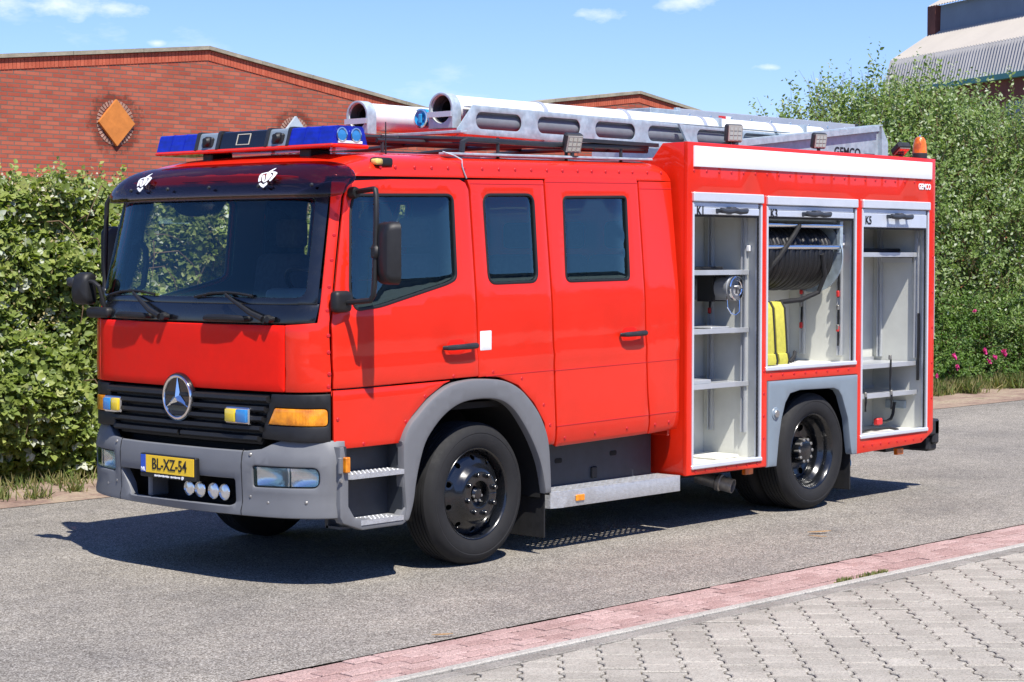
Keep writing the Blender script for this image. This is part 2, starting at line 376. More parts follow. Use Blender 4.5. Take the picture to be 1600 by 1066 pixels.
def block_mat(name, c0, c1, speck, rough=.85):
    m, t, p, c = tex_mat(name); O = nn(t, 'ShaderNodeNewGeometry'); oi = nn(t, 'ShaderNodeObjectInfo')
    ad = nn(t, 'ShaderNodeMath', operation='ADD'); t.links.new(O.outputs['Random Per Island'], ad.inputs[0]); t.links.new(oi.outputs['Random'], ad.inputs[1])
    fr = nn(t, 'ShaderNodeMath', operation='FRACT'); t.links.new(ad.outputs[0], fr.inputs[0])
    base = ramp(t, fr.outputs[0], [(0, c0), (1, c1)]); P = O.outputs['Position']
    v = nn(t, 'ShaderNodeTexVoronoi'); v.inputs['Scale'].default_value = 170; t.links.new(P, v.inputs['Vector']); sep = nn(t, 'ShaderNodeSeparateColor'); t.links.new(v.outputs['Color'], sep.inputs[0])
    sp = ramp(t, sep.outputs[0], [(0, (.80-speck, .80-speck, .80-speck)), (.5, (1, 1, 1)), (1, (1+speck, 1+speck, 1+speck))]); c1_ = mixc(t, 1.0, base, sp, 'MULTIPLY')
    st = ramp(t, noise(t, P, 2.2, 6, .7), [(.3, (.84, .83, .81)), (.7, (1.1, 1.1, 1.09))]); c2 = mixc(t, 1.0, c1_, st, 'MULTIPLY')
    t.links.new(c2, p.inputs['Base Color']); p.inputs['Roughness'].default_value = rough; p.inputs['Specular IOR Level'].default_value = .25
    b = nn(t, 'ShaderNodeBump'); b.inputs['Strength'].default_value = .4; b.inputs['Distance'].default_value = .004; t.links.new(v.outputs['Distance'], b.inputs['Height']); t.links.new(b.outputs[0], p.inputs['Normal'])
block_mat('paver_grey', (.315, .293, .255), (.40, .372, .325), .16); block_mat('brick_pink', (.355, .232, .212), (.445, .312, .287), .22); block_mat('kerb_light', (.39, .37, .335), (.43, .41, .375), .15); block_mat('brick_dark', (.235, .218, .195), (.29, .272, .245), .18)
def soil(name, stops, scale, bump=.6):
    m, t, p, c = tex_mat(name); O = c.outputs['Object']
    a = ramp(t, noise(t, O, scale, 8, .7), stops); b2 = ramp(t, noise(t, O, scale*14, 4, .7), [(.3, (.7, .7, .7)), (.7, (1.2, 1.2, 1.2))]); t.links.new(mixc(t, 1.0, a, b2, 'MULTIPLY'), p.inputs['Base Color']); p.inputs['Roughness'].default_value = .95
    b = nn(t, 'ShaderNodeBump'); b.inputs['Strength'].default_value = bump; b.inputs['Distance'].default_value = .03; t.links.new(noise(t, O, scale*9, 6, .7), b.inputs['Height']); t.links.new(b.outputs[0], p.inputs['Normal'])
soil('bed_sand', [(.3, (.075, .062, .048)), (.7, (.14, .115, .085))], 3)
soil('verge_soil', [(.30, (.17, .105, .085)), (.45, (.27, .185, .14)), (.58, (.36, .28, .20)), (.72, (.15, .14, .06))], 2.2)
soil('meadow', [(.3, (.05, .075, .02)), (.6, (.11, .12, .04)), (.75, (.22, .18, .10))], .6)
soil('paved_far', [(.3, (.29, .275, .25)), (.7, (.37, .35, .32))], .8, .1)
K_S = -.0126
def yk(x): return -2.702+K_S*(x+3.2)
def sheet(name, pts, z, mat):
    o = G().add([(x, y, z) for x, y in pts], [tuple(range(len(pts)))]).build(name, mat, None, 0, 'structure'); return o
sheet('ground', [(-500, -500), (800, -500), (800, 800), (-500, 800)], -.06, 'meadow')
def strip_grid(name, x0, x1, ya, yb, z, mat, nx, ny, amp, seed=1):
    r = np.random.RandomState(seed); g = G(); vs = []; 
    for i in range(nx+1):
        for j in range(ny+1):
            x = x0+(x1-x0)*i/nx; y = ya(x)+(yb(x)-ya(x))*j/ny; vs.append((x, y, z+amp*r.rand()*(1 if 0 < j else 0)))
    fs = [(i*(ny+1)+j, i*(ny+1)+j+1, (i+1)*(ny+1)+j+1, (i+1)*(ny+1)+j) for i in range(nx) for j in range(ny)]
    return g.add(vs, fs).build(name, mat, None, 60, 'structure')
sheet('road', [(-90, yk(-90)), (140, yk(140)), (140, 1.5), (14, 3.42), (0, 3.62), (-90, 4.6)], 0, 'asphalt')
far_edge = lambda x: 3.62-.0143*x
strip_grid('verge', -40, 60, lambda x: far_edge(x)+.0, lambda x: far_edge(x)+26, .004, 'verge_soil', 260, 60, .035)
sheet('pavement_bed', [(-90, yk(-90)), (140, yk(140)), (140, -60), (-90, -60)], -.018, 'bed_sand')
pv = sheet('pavement', [(-40, -9.6), (60, -9.6), (60, -58), (-40, -58)], -.004, 'paved_far')
# --- bevelled block, shared by alike pieces ---------------------------------
def block_geo(poly, h=.05, ch=.005):
    if area(poly) < 0: poly = poly[::-1]
    n = len(poly); ins = offs(poly, ch)
    vs = [(a, b, 0.0) for a, b in ins]+[(a, b, -ch*.8) for a, b in poly]+[(a, b, -h) for a, b in poly]
    fs = [tuple(range(n))]+[(n+i, n+(i+1) % n, (i+1) % n, i) for i in range(n)]+[(2*n+i, 2*n+(i+1) % n, n+(i+1) % n, n+i) for i in range(n)]
    return vs, fs
def block_mesh(name, poly, mat, h=.05, ch=.005):
    v, f = block_geo(poly, h, ch); me = bpy.data.meshes.new(name); me.from_pydata(v, [], f); me.materials.append(MAT[mat]); return me
def piece(name, me, loc, rz, parent, tilt=.006):
    o = bpy.data.objects.new(name, me); COL.objects.link(o); o.parent = parent; o.location = loc; o.rotation_euler = (rnd.uniform(-tilt, tilt), rnd.uniform(-tilt, tilt), rz); return o
def campix(p):
    d = np.array(p)-np.array(CAM); z = d @ _f
    if z < .5: return None
    return 800+3115.2*(d @ _r)/z, 533-3115.2*(d @ _u)/z, z
ang = math.atan(K_S)
# pink brick channel along the road, five courses
bch = empty('brick_channel'); bch['kind'] = 'structure'
bme = block_mesh('brick', [(-.0952, -.0440), (.0952, -.0440), (.0952, .0440), (-.0952, .0440)], 'brick_pink'); far = G(); cnt = 0
for row in range(5):
    for i in range(-20, 260):
        x = -5.2+.2*i+(.1 if row % 2 else 0)+rnd.uniform(-.003, .003); y = yk(x)-.052-.0995*row+rnd.uniform(-.002, .002); z = -.001+rnd.uniform(-.004, .002)
        if -3.7 < x < 5.3 and cnt < 300: piece('brick', bme, (x, y, z), ang, bch); cnt += 1
        else:
            v, f = block_geo([(-.0952, -.0440), (.0952, -.0440), (.0952, .0440), (-.0952, .0440)]); far.add([(a+x, b+y, c+z) for a, b, c in v], f)
far.build('far_bricks', 'brick_pink', bch, 0, 'stuff')
kb = empty('kerb'); kb['kind'] = 'structure'
kme = block_mesh('kerb_stone', [(-.496, -.031), (.496, -.031), (.496, .031), (-.496, .031)], 'kerb_light', .1, .008); dme = block_mesh('edge_brick', [(-.0985, -.046), (.0985, -.046), (.0985, .046), (-.0985, .046)], 'brick_dark'); fk = G(); fd = G()
for i in range(-12, 50):
    x = -5+i*1.0; y = yk(x)-.540
    if -5 < x < 8: piece('kerb_stone', kme, (x, y, .010), ang, kb, .001)
    else: v, f = block_geo([(-.496, -.031), (.496, -.031), (.496, .031), (-.496, .031)], .1, .008); fk.add([(a+x, b+y, c+.01) for a, b, c in v], f)
fk.build('far_kerb_stones', 'kerb_light', kb, 0, 'stuff')
for i in range(-60, 250):
    x = -5+i*.2; y = yk(x)-.626
    if -4 < x < 5.5: piece('edge_brick', dme, (x+rnd.uniform(-.004, .004), y, rnd.uniform(-.003, .001)), ang, kb)
    else: v, f = block_geo([(-.0985, -.046), (.0985, -.046), (.0985, .046), (-.0985, .046)]); fd.add([(a+x, b+y, c) for a, b, c in v], f)
fd.build('far_edge_bricks', 'brick_dark', kb, 0, 'stuff')
# double-T concrete pavers laid diagonally
def clip(poly, nx, ny, c):
    out = []
    for i in range(len(poly)):
        a = poly[i-1]; b = poly[i]; da = nx*a[0]+ny*a[1]-c; db = nx*b[0]+ny*b[1]-c
        if (da <= 0) != (db <= 0): t = da/(da-db); out.append((a[0]+(b[0]-a[0])*t, a[1]+(b[1]-a[1])*t))
        if db <= 0: out.append(b)
    return out
hv = [(-.0795, .1080), (-.063, .1080), (-.037, .0843), (.037, .0843), (.063, .1080), (.0795, .1080)]
pav_poly = [(w_, v_) for v_, w_ in hv]+[(-w_, v_) for v_, w_ in reversed(hv)]
E1 = np.array([math.cos(-.842), math.sin(-.842)]); E2 = np.array([-E1[1], E1[0]]); pme = block_mesh('paver', pav_poly, 'paver_grey', .05, .006)
pvb = empty('block_paving'); pvb['kind'] = 'structure'
cells = []
for i in range(-60, 110):
    for j in range(-110, 90):
        c = E1*(.2*i)+E2*(.165*j+(.0825 if i % 2 else 0))+np.array([0, -3.5])
        lim = yk(c[0])-.676
        if c[1] > lim+.14 or c[1] < -9.55 or c[0] < -9 or c[0] > 16: continue
        q = campix((c[0], c[1], 0)); vis = q is not None and -30 < q[0] < 1630 and q[1] < 1085
        cells.append((q[2] if vis else 99, c[0], c[1], vis))
cells.sort(); rest = G(); rz = -.842; ca_, sa_ = math.cos(rz), math.sin(rz)
for k, (d, x, y, vis) in enumerate(cells):
    z = rnd.uniform(-.005, .002)-.002; wp = [(x+a*ca_-b*sa_, y+a*sa_+b*ca_) for a, b in pav_poly]; edge = max(b-(yk(a)-.676) for a, b in wp) > 0
    if edge:
        wp = clip(wp, -K_S, 1, yk(0)-.676)
        if len(wp) < 3 or abs(area(wp)) < .003: continue
        lp = [(a-x, b-y) for a, b in wp]
        if vis and k < 300: piece('paver', block_mesh('paver_cut', lp, 'paver_grey', .05, .005), (x, y, z), 0, pvb, .004)
        else: v, f = block_geo(lp); rest.add([(a+x, b+y, c+z) for a, b, c in v], f)
    elif vis and k < 300: piece('paver', pme, (x, y, z), rz, pvb, .005)
    else: v, f = block_geo([(a-x, b-y) for a, b in wp], .05, .006); rest.add([(a+x, b+y, c+z) for a, b, c in v], f)
rest.build('far_pavers', 'paver_grey', pvb, 0, 'stuff')
# ------------------------------------------------------------------ brick hall
def brick_mat():
    m, t, p, c = tex_mat('hall_brick'); O = c.outputs['Object']
    s = nn(t, 'ShaderNodeSeparateXYZ'); t.links.new(O, s.inputs[0]); cb = nn(t, 'ShaderNodeCombineXYZ'); ad = nn(t, 'ShaderNodeMath', operation='ADD'); t.links.new(s.outputs[0], ad.inputs[0]); t.links.new(s.outputs[1], ad.inputs[1]); t.links.new(ad.outputs[0], cb.inputs[0]); t.links.new(s.outputs[2], cb.inputs[1])
    b = nn(t, 'ShaderNodeTexBrick'); b.inputs['Scale'].default_value = 1; b.inputs['Brick Width'].default_value = .225; b.inputs['Row Height'].default_value = .0645; b.inputs['Mortar Size'].default_value = .0075; b.inputs['Mortar Smooth'].default_value = .1; b.inputs['Bias'].default_value = -.1
    b.inputs['Color1'].default_value = (.385, .086, .052, 1); b.inputs['Color2'].default_value = (.49, .142, .085, 1); b.inputs['Mortar'].default_value = (.20, .14, .11, 1); b.offset = .5
    t.links.new(cb.outputs[0], b.inputs['Vector'])
    tone = ramp(t, noise(t, O, .8, 6, .7), [(.25, (.78, .76, .76)), (.55, (1, 1, 1)), (.8, (1.12, 1.12, 1.14))]); c1 = mixc(t, 1.0, b.outputs['Color'], tone, 'MULTIPLY')
    soot = ramp(t, noise(t, O, 5, 5, .8), [(.60, (1, 1, 1)), (.74, (.55, .5, .5))]); c2 = mixc(t, .8, c1, soot, 'MULTIPLY')
    # old soot and repair mortar round the two diamond anchor plates
    for (x, z) in ((9.19, 4.03), (12.83, 3.97)):
        vd = nn(t, 'ShaderNodeVectorMath', operation='DISTANCE'); vd.inputs[1].default_value = (x, 15, z); t.links.new(O, vd.inputs[0])
        an = nn(t, 'ShaderNodeMath', operation='MULTIPLY_ADD'); an.inputs[1].default_value = -.80; t.links.new(noise(t, O, 5.0, 7, .8), an.inputs[0]); t.links.new(vd.outputs['Value'], an.inputs[2])
        f = ramp(t, an.outputs[0], [(0.0, (.60, .55, .54)), (.12, (1, 1, 1))]); c2 = mixc(t, 1.0, c2, f, 'MULTIPLY')
    t.links.new(c2, p.inputs['Base Color']); p.inputs['Roughness'].default_value = .9; p.inputs['Specular IOR Level'].default_value = .2
    bp = nn(t, 'ShaderNodeBump'); bp.inputs['Strength'].default_value = .9; bp.inputs['Distance'].default_value = .012; bp.invert = True; t.links.new(b.outputs['Fac'], bp.inputs['Height']); t.links.new(bp.outputs[0], p.inputs['Normal'])
brick_mat()
block_mat('hall_soldier', (.47, .10, .055), (.56, .14, .078), .08); material('coping', (.30, .27, .20), .9, var=.3, vscale=4, bump=.5, bscale=20); material('hall_roof', (.16, .15, .14), .9, var=.2)
material('anchor_orange', (.56, .19, .035), .8, var=.14, vscale=7, bump=.2, bscale=30); material('anchor_grey', (.42, .50, .56), .6, var=.12, vscale=6); material('ring_brick', (.34, .20, .15), .9, var=.5, vscale=9)
HY = 15.0
hall = empty('brick_hall', 'long low red brick hall with shallow gables behind the hedge', 'building', loc=(0, 0, 0))
ridge = [(-9.8, 4.62), (-5.5, 5.27), (0, 4.62), (5.5, 4.62), (11.0, 5.285), (16.5, 4.50), (22.0, 5.255), (27.5, 4.53), (33, 5.25), (38.5, 4.53)]
ridge = [(0.0, 4.6), (5.45, 4.62), (7.1, 4.855), (11.0, 5.275), (15.4, 4.655), (16.6, 4.49), (19.4, 4.93), (22.0, 5.245), (27.5, 4.50), (33, 5.24), (38.5, 4.5)]
G().prism([(0, -.06)]+ridge+[(38.5, -.06)], lambda u, v, w: (u, w, v), HY, HY+.32).build('wall', 'hall_brick', hall, 0)
G().prism([(0, -.06), (0, 4.58), (38.5, 4.48), (38.5, -.06)], lambda u, v, w: (u, w, v), HY+24, HY+24.3).build('back_wall', 'hall_brick', hall, 0)
for x in (0, 38.2): G().box(x, x+.3, HY+.32, HY+24, -.06, 4.46).build('end_wall', 'hall_brick', hall, 0)
rf = G(); cpv = G()
for i in range(len(ridge)-1):
    (x0, z0), (x1, z1) = ridge[i], ridge[i+1]
    rf.add([(x0, HY+.33, z0-.10), (x1, HY+.33, z1-.10), (x1, HY+24, z1-.10), (x0, HY+24, z0-.10)], [(0, 1, 2, 3)])
    n = max(1, int((x1-x0)/1.1))
    for k in range(n):
        a, b = k/n, (k+1)/n; xa, xb = x0+(x1-x0)*a+.004, x0+(x1-x0)*b-.004; za, zb = z0+(z1-z0)*a, z0+(z1-z0)*b
        g = G(); g.prism([(xa, za+.003), (xb, zb+.003), (xb, zb+.062), (xa, za+.062)], lambda u, v, w: (u, w, v), HY-.055, HY+.40); g.build('coping_stone', 'coping', hall, 0)
rf.build('roof', 'hall_roof', hall, 0)
# soldier course following the verge
sc_ = G()
for i in range(1, len(ridge)-1):
    (x0, z0), (x1, z1) = ridge[i], ridge[i+1]; L_ = math.hypot(x1-x0, z1-z0); n = int(L_/.0655); d = ((x1-x0)/L_, (z1-z0)/L_)
    for k in range(n):
        xm = x0+(x1-x0)*(k+.5)/n; zm = z0+(z1-z0)*(k+.5)/n; a = .0295; q = [(xm-a*d[0], zm-a*d[1]-.165), (xm+a*d[0], zm+a*d[1]-.165), (xm+a*d[0], zm+a*d[1]-.006), (xm-a*d[0], zm-a*d[1]-.006)]
        sc_.prism(q, lambda u, v, w: (u, w, v), HY-.012, HY+.05)
sc_.build('soldier_course', 'hall_soldier', hall, 0, 'stuff')
for (x, z, r, mt, lb_) in ((9.19, 4.03, .335, 'anchor_orange', 'orange diamond shaped plate'), (12.83, 3.965, .335, 'anchor_grey', 'pale grey diamond shaped plate')):
    g = G(); g.prism([(x-r*1.0, z), (x, z-r*1.06), (x+r*1.0, z), (x, z+r*1.06)], lambda u, v, w: (u, w, v), HY-.05, HY+.02); g.build('diamond_plate', mt, hall, 0, label=lb_)
    rg = G()
    for k in range(36):
        a = 2*math.pi*k/36; c, s = math.cos(a), math.sin(a); q = [(x+c*u-s*v, z+s*u+c*v) for u, v in ((.27, -.016), (.345, -.020), (.345, .020), (.27, .016))]; rg.prism(q, lambda u, v, w: (u, w, v), HY-.008, HY+.03)
    rg.build('brick_ring', 'ring_brick', hall, 0, 'stuff')
# ------------------------------------------------------------------ factory beyond the trees
material('corrugated_pale', (.40, .365, .32), .7, var=.06, vscale=.6); material('corrugated_grey', (.42, .41, .40), .7, var=.10, vscale=.8); material('cladding_blue', (.25, .30, .35), .6, var=.1, vscale=.7); material('green_gutter', (.10, .32, .27), .6, var=.1); material('dark_brick', (.20, .07, .05), .9, var=.25, vscale=1.5); material('factory_glass', (.10, .14, .18), .15)
fac = empty('factory_hall', 'tall old factory with stepped corrugated roofs and green gutter beyond the trees', 'building')
FD = np.array([math.sin(math.radians(29.2)), math.cos(math.radians(29.2))]); FN = np.array([FD[1], -FD[0]])
_p0 = np.array(CAM[:2])+75*np.array([math.sin(YAW), math.cos(YAW)])+13.97*np.array([math.cos(YAW), -math.sin(YAW)])
def fp(a, n, z): q = _p0-FD*a+FN*n; return (q[0], q[1], z)   # a: along the wall towards the camera, n: depth into the building
def corr(name, n0, z0, n1, z1, mat, pitch=.19, amp=.045, a0=0, a1=34):
    g = G(); k = int((a1-a0)/pitch*4); vs = []; L_ = math.hypot(n1-n0, z1-z0); nx, nz = -(z1-z0)/L_, (n1-n0)/L_
    for i in range(k+1):
        a = a0+(a1-a0)*i/k; o = amp*math.sin(2*math.pi*(a-a0)/pitch)
        vs += [fp(a, n0+nx*o, z0+nz*o), fp(a, n1+nx*o, z1+nz*o)]
    g.add(vs, [(2*i, 2*i+1, 2*i+3, 2*i+2) for i in range(k)]); return g.build(name, mat, fac, 60)
ZE, ZB, ZM, ZT = 8.08, 9.33, 10.42, 11.40
corr('lower_roof', -.10, ZE, .22, ZB, 'corrugated_grey'); corr('upper_roof', .22, ZB, 1.95, ZM, 'corrugated_pale', amp=.03); corr('clerestory_cladding', 2.0, ZM-.1, 2.02, ZT, 'cladding_blue'); corr('top_roof', 1.8, ZT, 4.6, ZT+1.5, 'corrugated_pale', amp=.03)
G().add([fp(0, -.2, ZE-.12), fp(34, -.2, ZE-.12), fp(34, -.2, ZE+.06), fp(0, -.2, ZE+.06), fp(0, .05, ZE-.12), fp(34, .05, ZE-.12), fp(34, .05, ZE+.06), fp(0, .05, ZE+.06)], [(0, 1, 2, 3), (4, 5, 6, 7), (0, 1, 5, 4), (3, 2, 6, 7), (0, 3, 7, 4)]).build('gutter', 'green_gutter', fac, 0)
G().add([fp(0.05, .05, -.06), fp(34, .05, -.06), fp(34, .05, ZE), fp(0.05, .05, ZE)], [(0, 1, 2, 3)]).build('wall', 'dark_brick', fac, 0)
G().add([fp(.05, .05, -.06), fp(.05, 7, -.06), fp(.05, 7, ZT), fp(.05, 2.1, ZT-.2), fp(.05, 2.1, ZM-.2), fp(.05, .3, ZB-.2), fp(.05, .05, ZE)], [tuple(range(7))]).build('end_wall', 'dark_brick', fac, 0)
G().add([fp(-.02, 1.78, ZM-.15), fp(.55, 1.78, ZM-.15), fp(.55, 1.78, ZT), fp(-.02, 1.78, ZT), fp(-.02, 2.3, ZM-.15), fp(.55, 2.3, ZM-.15), fp(.55, 2.3, ZT), fp(-.02, 2.3, ZT)], [(0, 1, 2, 3), (4, 5, 6, 7), (0, 4, 7, 3), (1, 5, 6, 2)]).build('brick_pier', 'dark_brick', fac, 0)
for a in (4.6, 8.2, 11.8, 15.4, 19):
    w_ = G().add([fp(a, .01, 5.4), fp(a+1.2, .01, 5.4), fp(a+1.2, .01, 7.2), fp(a, .01, 7.2)], [(0, 1, 2, 3)]).build('window', 'factory_glass', fac, 0)
    for k in range(4): G().add([fp(a+.4*k-.03, -.02, 5.4), fp(a+.4*k+.03, -.02, 5.4), fp(a+.4*k+.03, -.02, 7.2), fp(a+.4*k-.03, -.02, 7.2)], [(0, 1, 2, 3)]).build('glazing_bar', 'corrugated_grey', w_, 0)
# ------------------------------------------------------------------ across the street, behind the camera: what the truck's glass and paint mirror
material('render_white', (.30, .29, .27), .8, var=.05, vscale=.5); material('dark_fascia', (.10, .12, .16), .6)
op = empty('warehouse', 'low pale warehouse with dark roof edge across the street behind the viewer', 'building')
G().box(-60, 190, -62, -44, -.05, 7.2).build('wall', 'render_white', op, 0); G().box(-60.4, 190.4, -62.4, -43.6, 7.2, 7.9).build('roof_edge', 'dark_fascia', op, 0)
for x in range(-52, 180, 9):
    G().box(x, x+3.4, -44.12, -43.98, 0, 4.2).build('door', 'dark_fascia', op, 0); G().box(x+4.6, x+8.0, -44.1, -43.97, 4.7, 5.9).build('window', 'factory_glass', op, 0)
sl_ = empty('street_lamp', 'slim street lamp with curved arm across the street behind the viewer', 'street lamp')
g = G(); g.tube([(24, -30, 0), (24, -30, 7.4), (24.3, -29.8, 7.9), (25.4, -29.2, 8.1)], [.09, .06, .05, .04], 10); g.build('pole', 'galvanised', sl_); G().box(25.2, 26.1, -29.35, -29.05, 8.05, 8.18, .04).build('lamp_head', 'galvanised', sl_)
# ------------------------------------------------------------------ the cab skin: plan curve of the cab, lean of its sides, rake of its front
PL=[(0,-1.53),(.3,-1.525),(.6,-1.508),(.911,-1.468),(1.02,-1.42),(1.09,-1.35),(1.135,-1.27),(1.158,-1.17),(1.165,-1.05),(1.165,2.2)]
def _dense():
    P=[PL[0]]
    pts=[(-.3,-1.525)]+PL+[(1.165,3)]
    for i in range(1,len(pts)-2):
        p0,p1,p2,p3=[np.array(a) for a in pts[i-1:i+3]]
        n=12
        if i>=len(pts)-3: P.append(tuple(p2)); continue
        t0=0;d=lambda a,b:max(1e-6,np.linalg.norm(a-b))**.5
        t1=t0+d(p0,p1);t2=t1+d(p1,p2);t3=t2+d(p2,p3)
        for k in range(1,n+1):
            t=t1+(t2-t1)*k/n
            A1=(t1-t)/(t1-t0)*p0+(t-t0)/(t1-t0)*p1;A2=(t2-t)/(t2-t1)*p1+(t-t1)/(t2-t1)*p2;A3=(t3-t)/(t3-t2)*p2+(t-t2)/(t3-t2)*p3
            B1=(t2-t)/(t2-t0)*A1+(t-t0)/(t2-t0)*A2;B2=(t3-t)/(t3-t1)*A2+(t-t1)/(t3-t1)*A3
            P.append(tuple((t2-t)/(t2-t1)*B1+(t-t1)/(t2-t1)*B2))
    return np.array(P)
DP=_dense(); DS=np.r_[0,np.cumsum(np.hypot(*(DP[1:]-DP[:-1]).T))]
DX=np.maximum.accumulate(DP[:,1]+np.arange(len(DP))*1e-7)
def s_of_y(y): return float(np.interp(y,DP[:,0]+np.arange(len(DP))*1e-9,DS))
def s_of_x(x): return float(np.interp(x,DX,DS))
def lean(z):
    t=z-1.62
    l=0 if t<-.15 else (.095*(t+.15)**2/.6 if t<.15 else .095*t)
    if z<.85: l+=1.3*(.85-z)**2
    if 1.2<z<1.45: l-=.007*math.exp(-((z-1.325)/.03)**2)
    return l
def skin(s,z):
    y0=np.interp(s,DS,DP[:,0]);x0=np.interp(s,DS,DP[:,1])
    w=min(1,max(0,(-.6-x0)/.7))
    x=x0+.22*max(0,z-1.6)*w
    return (x,-y0*(1-lean(z)/1.165),z+.018*x)
def x0_of(x,z):
    k=.22*max(0,z-1.6)
    if x-k<-1.3: return x-k
    # x = x0 + k*(-.6-x0)/.7
    x0=(x+k*.6/.7)/(1-k/.7)
    return x0 if x0<-.6 else x
def mapS(x,z): return skin(s_of_x(x0_of(x,z)),z)
def y_scale(z): return 1-lean(z)/1.165
def mapF(y, z):
    a = skin(s_of_y(abs(y)/y_scale(z)), z); return (a[0], a[1] if y < 0 else -a[1], a[2])
def mapC(s, z):
    a = skin(abs(s), z); return (a[0], a[1] if s > 0 else -a[1], a[2])
def depth(fn, d, out):
    """the same surface moved inwards by d"""
    out = Vector(out)
    def f(u, v):
        h = 1e-3; n = (Vector(fn(u+h, v))-Vector(fn(u-h, v))).cross(Vector(fn(u, v+h))-Vector(fn(u, v-h))).normalized()
        if n.dot(out) < 0: n = -n
        return tuple(Vector(fn(u, v))-n*d)
    return f
OL = (-.35, -1, .1)
TR = empty('fire_engine', 'red fire engine with blue roof light bar and open side lockers parked on the road', 'fire engine')
# --- doors -----------------------------------------------------------------
DX1 = [(-1.277, .862), (-1.282, 1.2), (-1.284, 1.36), (-1.287, 1.621), (-1.211, 1.975), (-1.123, 2.376)]
door_up = [(-1.281, 1.227), (-1.284, 1.36), (-1.287, 1.621), (-1.211, 1.975), (-1.123, 2.376), (-1.095, 2.446), (-1.045, 2.482), (-.74, 2.493), (-.125, 2.497), (-.075, 2.478), (-.048, 2.43), (-.05, 2.05), (-.055, 1.605), (-.045, 1.38), (-.033, 1.232), (-.06, 1.228)]
door_low = [(-1.278, .866), (-.762, .862), (-.70, .955), (-.645, 1.02), (-.51, 1.125), (-.36, 1.2), (-.30, 1.219), (-1.282, 1.219)]
W1 = round_poly([(-1.152, 1.80), (-1.095, 2.30), (-1.062, 2.398), (-.196, 2.402), (-.214, 1.86), (-.30, 1.83), (-.903, 1.708), (-1.12, 1.69)], [.05, .05, .05, .06, .07, .06, .05, .07])
W2 = round_poly([(.076, 1.818), (.566, 1.818), (.582, 2.408), (.078, 2.405)], .075)
W3 = round_poly([(.846, 1.812), (1.538, 1.808), (1.566, 2.398), (.876, 2.392)], [.06, .04, .04, .045])
fixed = [(-.036, 1.222), (-.047, 1.38), (-.043, 1.605), (-.038, 2.05), (-.036, 2.43), (-.06, 2.497), (.688, 2.503), (.688, 1.526), (.704, 1.23), (.724, .846), (.735, .72), (.645, .72), (.625, .80), (.605, .88), (.50, 1.02), (.345, 1.145), (.165, 1.21), (.02, 1.222)]
crew_d = round_poly([(.70, 2.542), (.70, 1.526), (.715, 1.23), (.735, .846), (.748, .70), (1.755, .705), (1.72, 1.0), (1.692, 1.5), (1.70, 2.07), (1.703, 2.547)], [.05, 0, 0, 0, .01, .01, 0, 0, 0, .06])
rear_c = [(1.715, 2.503), (1.712, 2.07), (1.704, 1.5), (1.732, 1.0), (1.767, .705), (2.09, .715), (2.092, 1.0), (2.092, 2.0), (2.088, 2.503)]
def grow(P, d):
    P = list(P)
    if area(P) < 0: P.reverse()
    return offs(P, -d)
def door_set(name, outline, wins, handle_x=None, handle_z=1.44, low=None, hw=.28):
    pa = P2(name, panel(mapS, offs(outline if area(outline) > 0 else outline[::-1], .0018), [grow(w, .0) for w in wins], .03, .007, .055, OL), 'red_paint', [TR, TR])
    for w in wins:
        P2('window_seal', panel(depth(mapS, -.003, OL), grow(w, .003), [grow(w, -.014)], .022, .004, .09, OL), 'rubber_seal', pa)
        P2('window', panel(depth(mapS, .010, OL), grow(w, -.010), [], .005, .001, .12, OL), 'window_glass', pa)
    if low: P2('lower_panel', panel(mapS, low, [], .03, .006, .08, OL), 'red_paint', pa)
    if handle_x is not None:
        p = mapS(handle_x, handle_z); g = G()
        x0, x1 = handle_x-hw/2, handle_x+hw/2
        g.tube([(x0, p[1]-.01, p[2]-.004), (x0+.012, p[1]-.040, p[2]-.003), (x0+.05, p[1]-.046, p[2]-.002), (handle_x, p[1]-.048, p[2]), (x1-.05, p[1]-.046, p[2]+.002), (x1-.012, p[1]-.042, p[2]+.003), (x1, p[1]-.01, p[2]+.004)], [.013, .016, .018, .018, .020, .020, .014], 10)
        P2('handle', (g.v, g.f), 'dark_trim', pa)
        g = G(); sp = rrect(handle_x-.095, handle_x+.07, handle_z-.045, handle_z+.045, .04); vf = panel(depth(mapS, -.0015, OL), sp, [], .004, .001, .05, OL)
        P2('handle_recess', vf, 'red_hood', pa)
    return pa
door1 = door_set('door', door_up, [W1], -.235, 1.432, low=door_low)
sidep = door_set('side_panel', fixed, [W2])
crew = door_set('crew_door', crew_d, [W3], 1.525, 1.433, hw=.25)
rearc = P2('rear_corner_panel', panel(mapS, rear_c, [], .03, .006, .09, OL), 'red_paint', TR)
# seams that run across the side: shallow dark joints standing 1 mm proud are avoided - thin recessed strips are modelled as folded beads
def bead(x0, x1, z, owner, n=14, r=.0035, mat='red_hood'):
    g = G(); g.tube([Vector(mapS(x0+(x1-x0)*k/n, z))+Vector((0, .001, 0)) for k in range(n+1)], r, 6); P2('body_crease', (g.v, g.f), mat, owner)
bead(.712, 1.71, 1.222, crew, mat='red_plug'); bead(.732, 1.735, .845, crew, mat='red_plug'); bead(1.722, 2.09, 1.222, rearc, mat='red_plug'); bead(1.742, 2.09, .845, rearc, mat='red_plug')
bead(.03, .70, 1.226, sidep, mat='red_plug'); bead(1.718, 2.086, 2.45, rearc, mat='red_plug'); bead(.705, 1.70, 2.488, crew, mat='red_plug'); bead(-.035, .686, 2.47, sidep, mat='red_plug')
g = G(); vf = panel(depth(mapS, -.002, OL), rrect(-.025, .082, 1.395, 1.52, .006), [], .006, .002, .1, OL); G().add(*vf).build('service_label', 'white_tape', sidep[0])
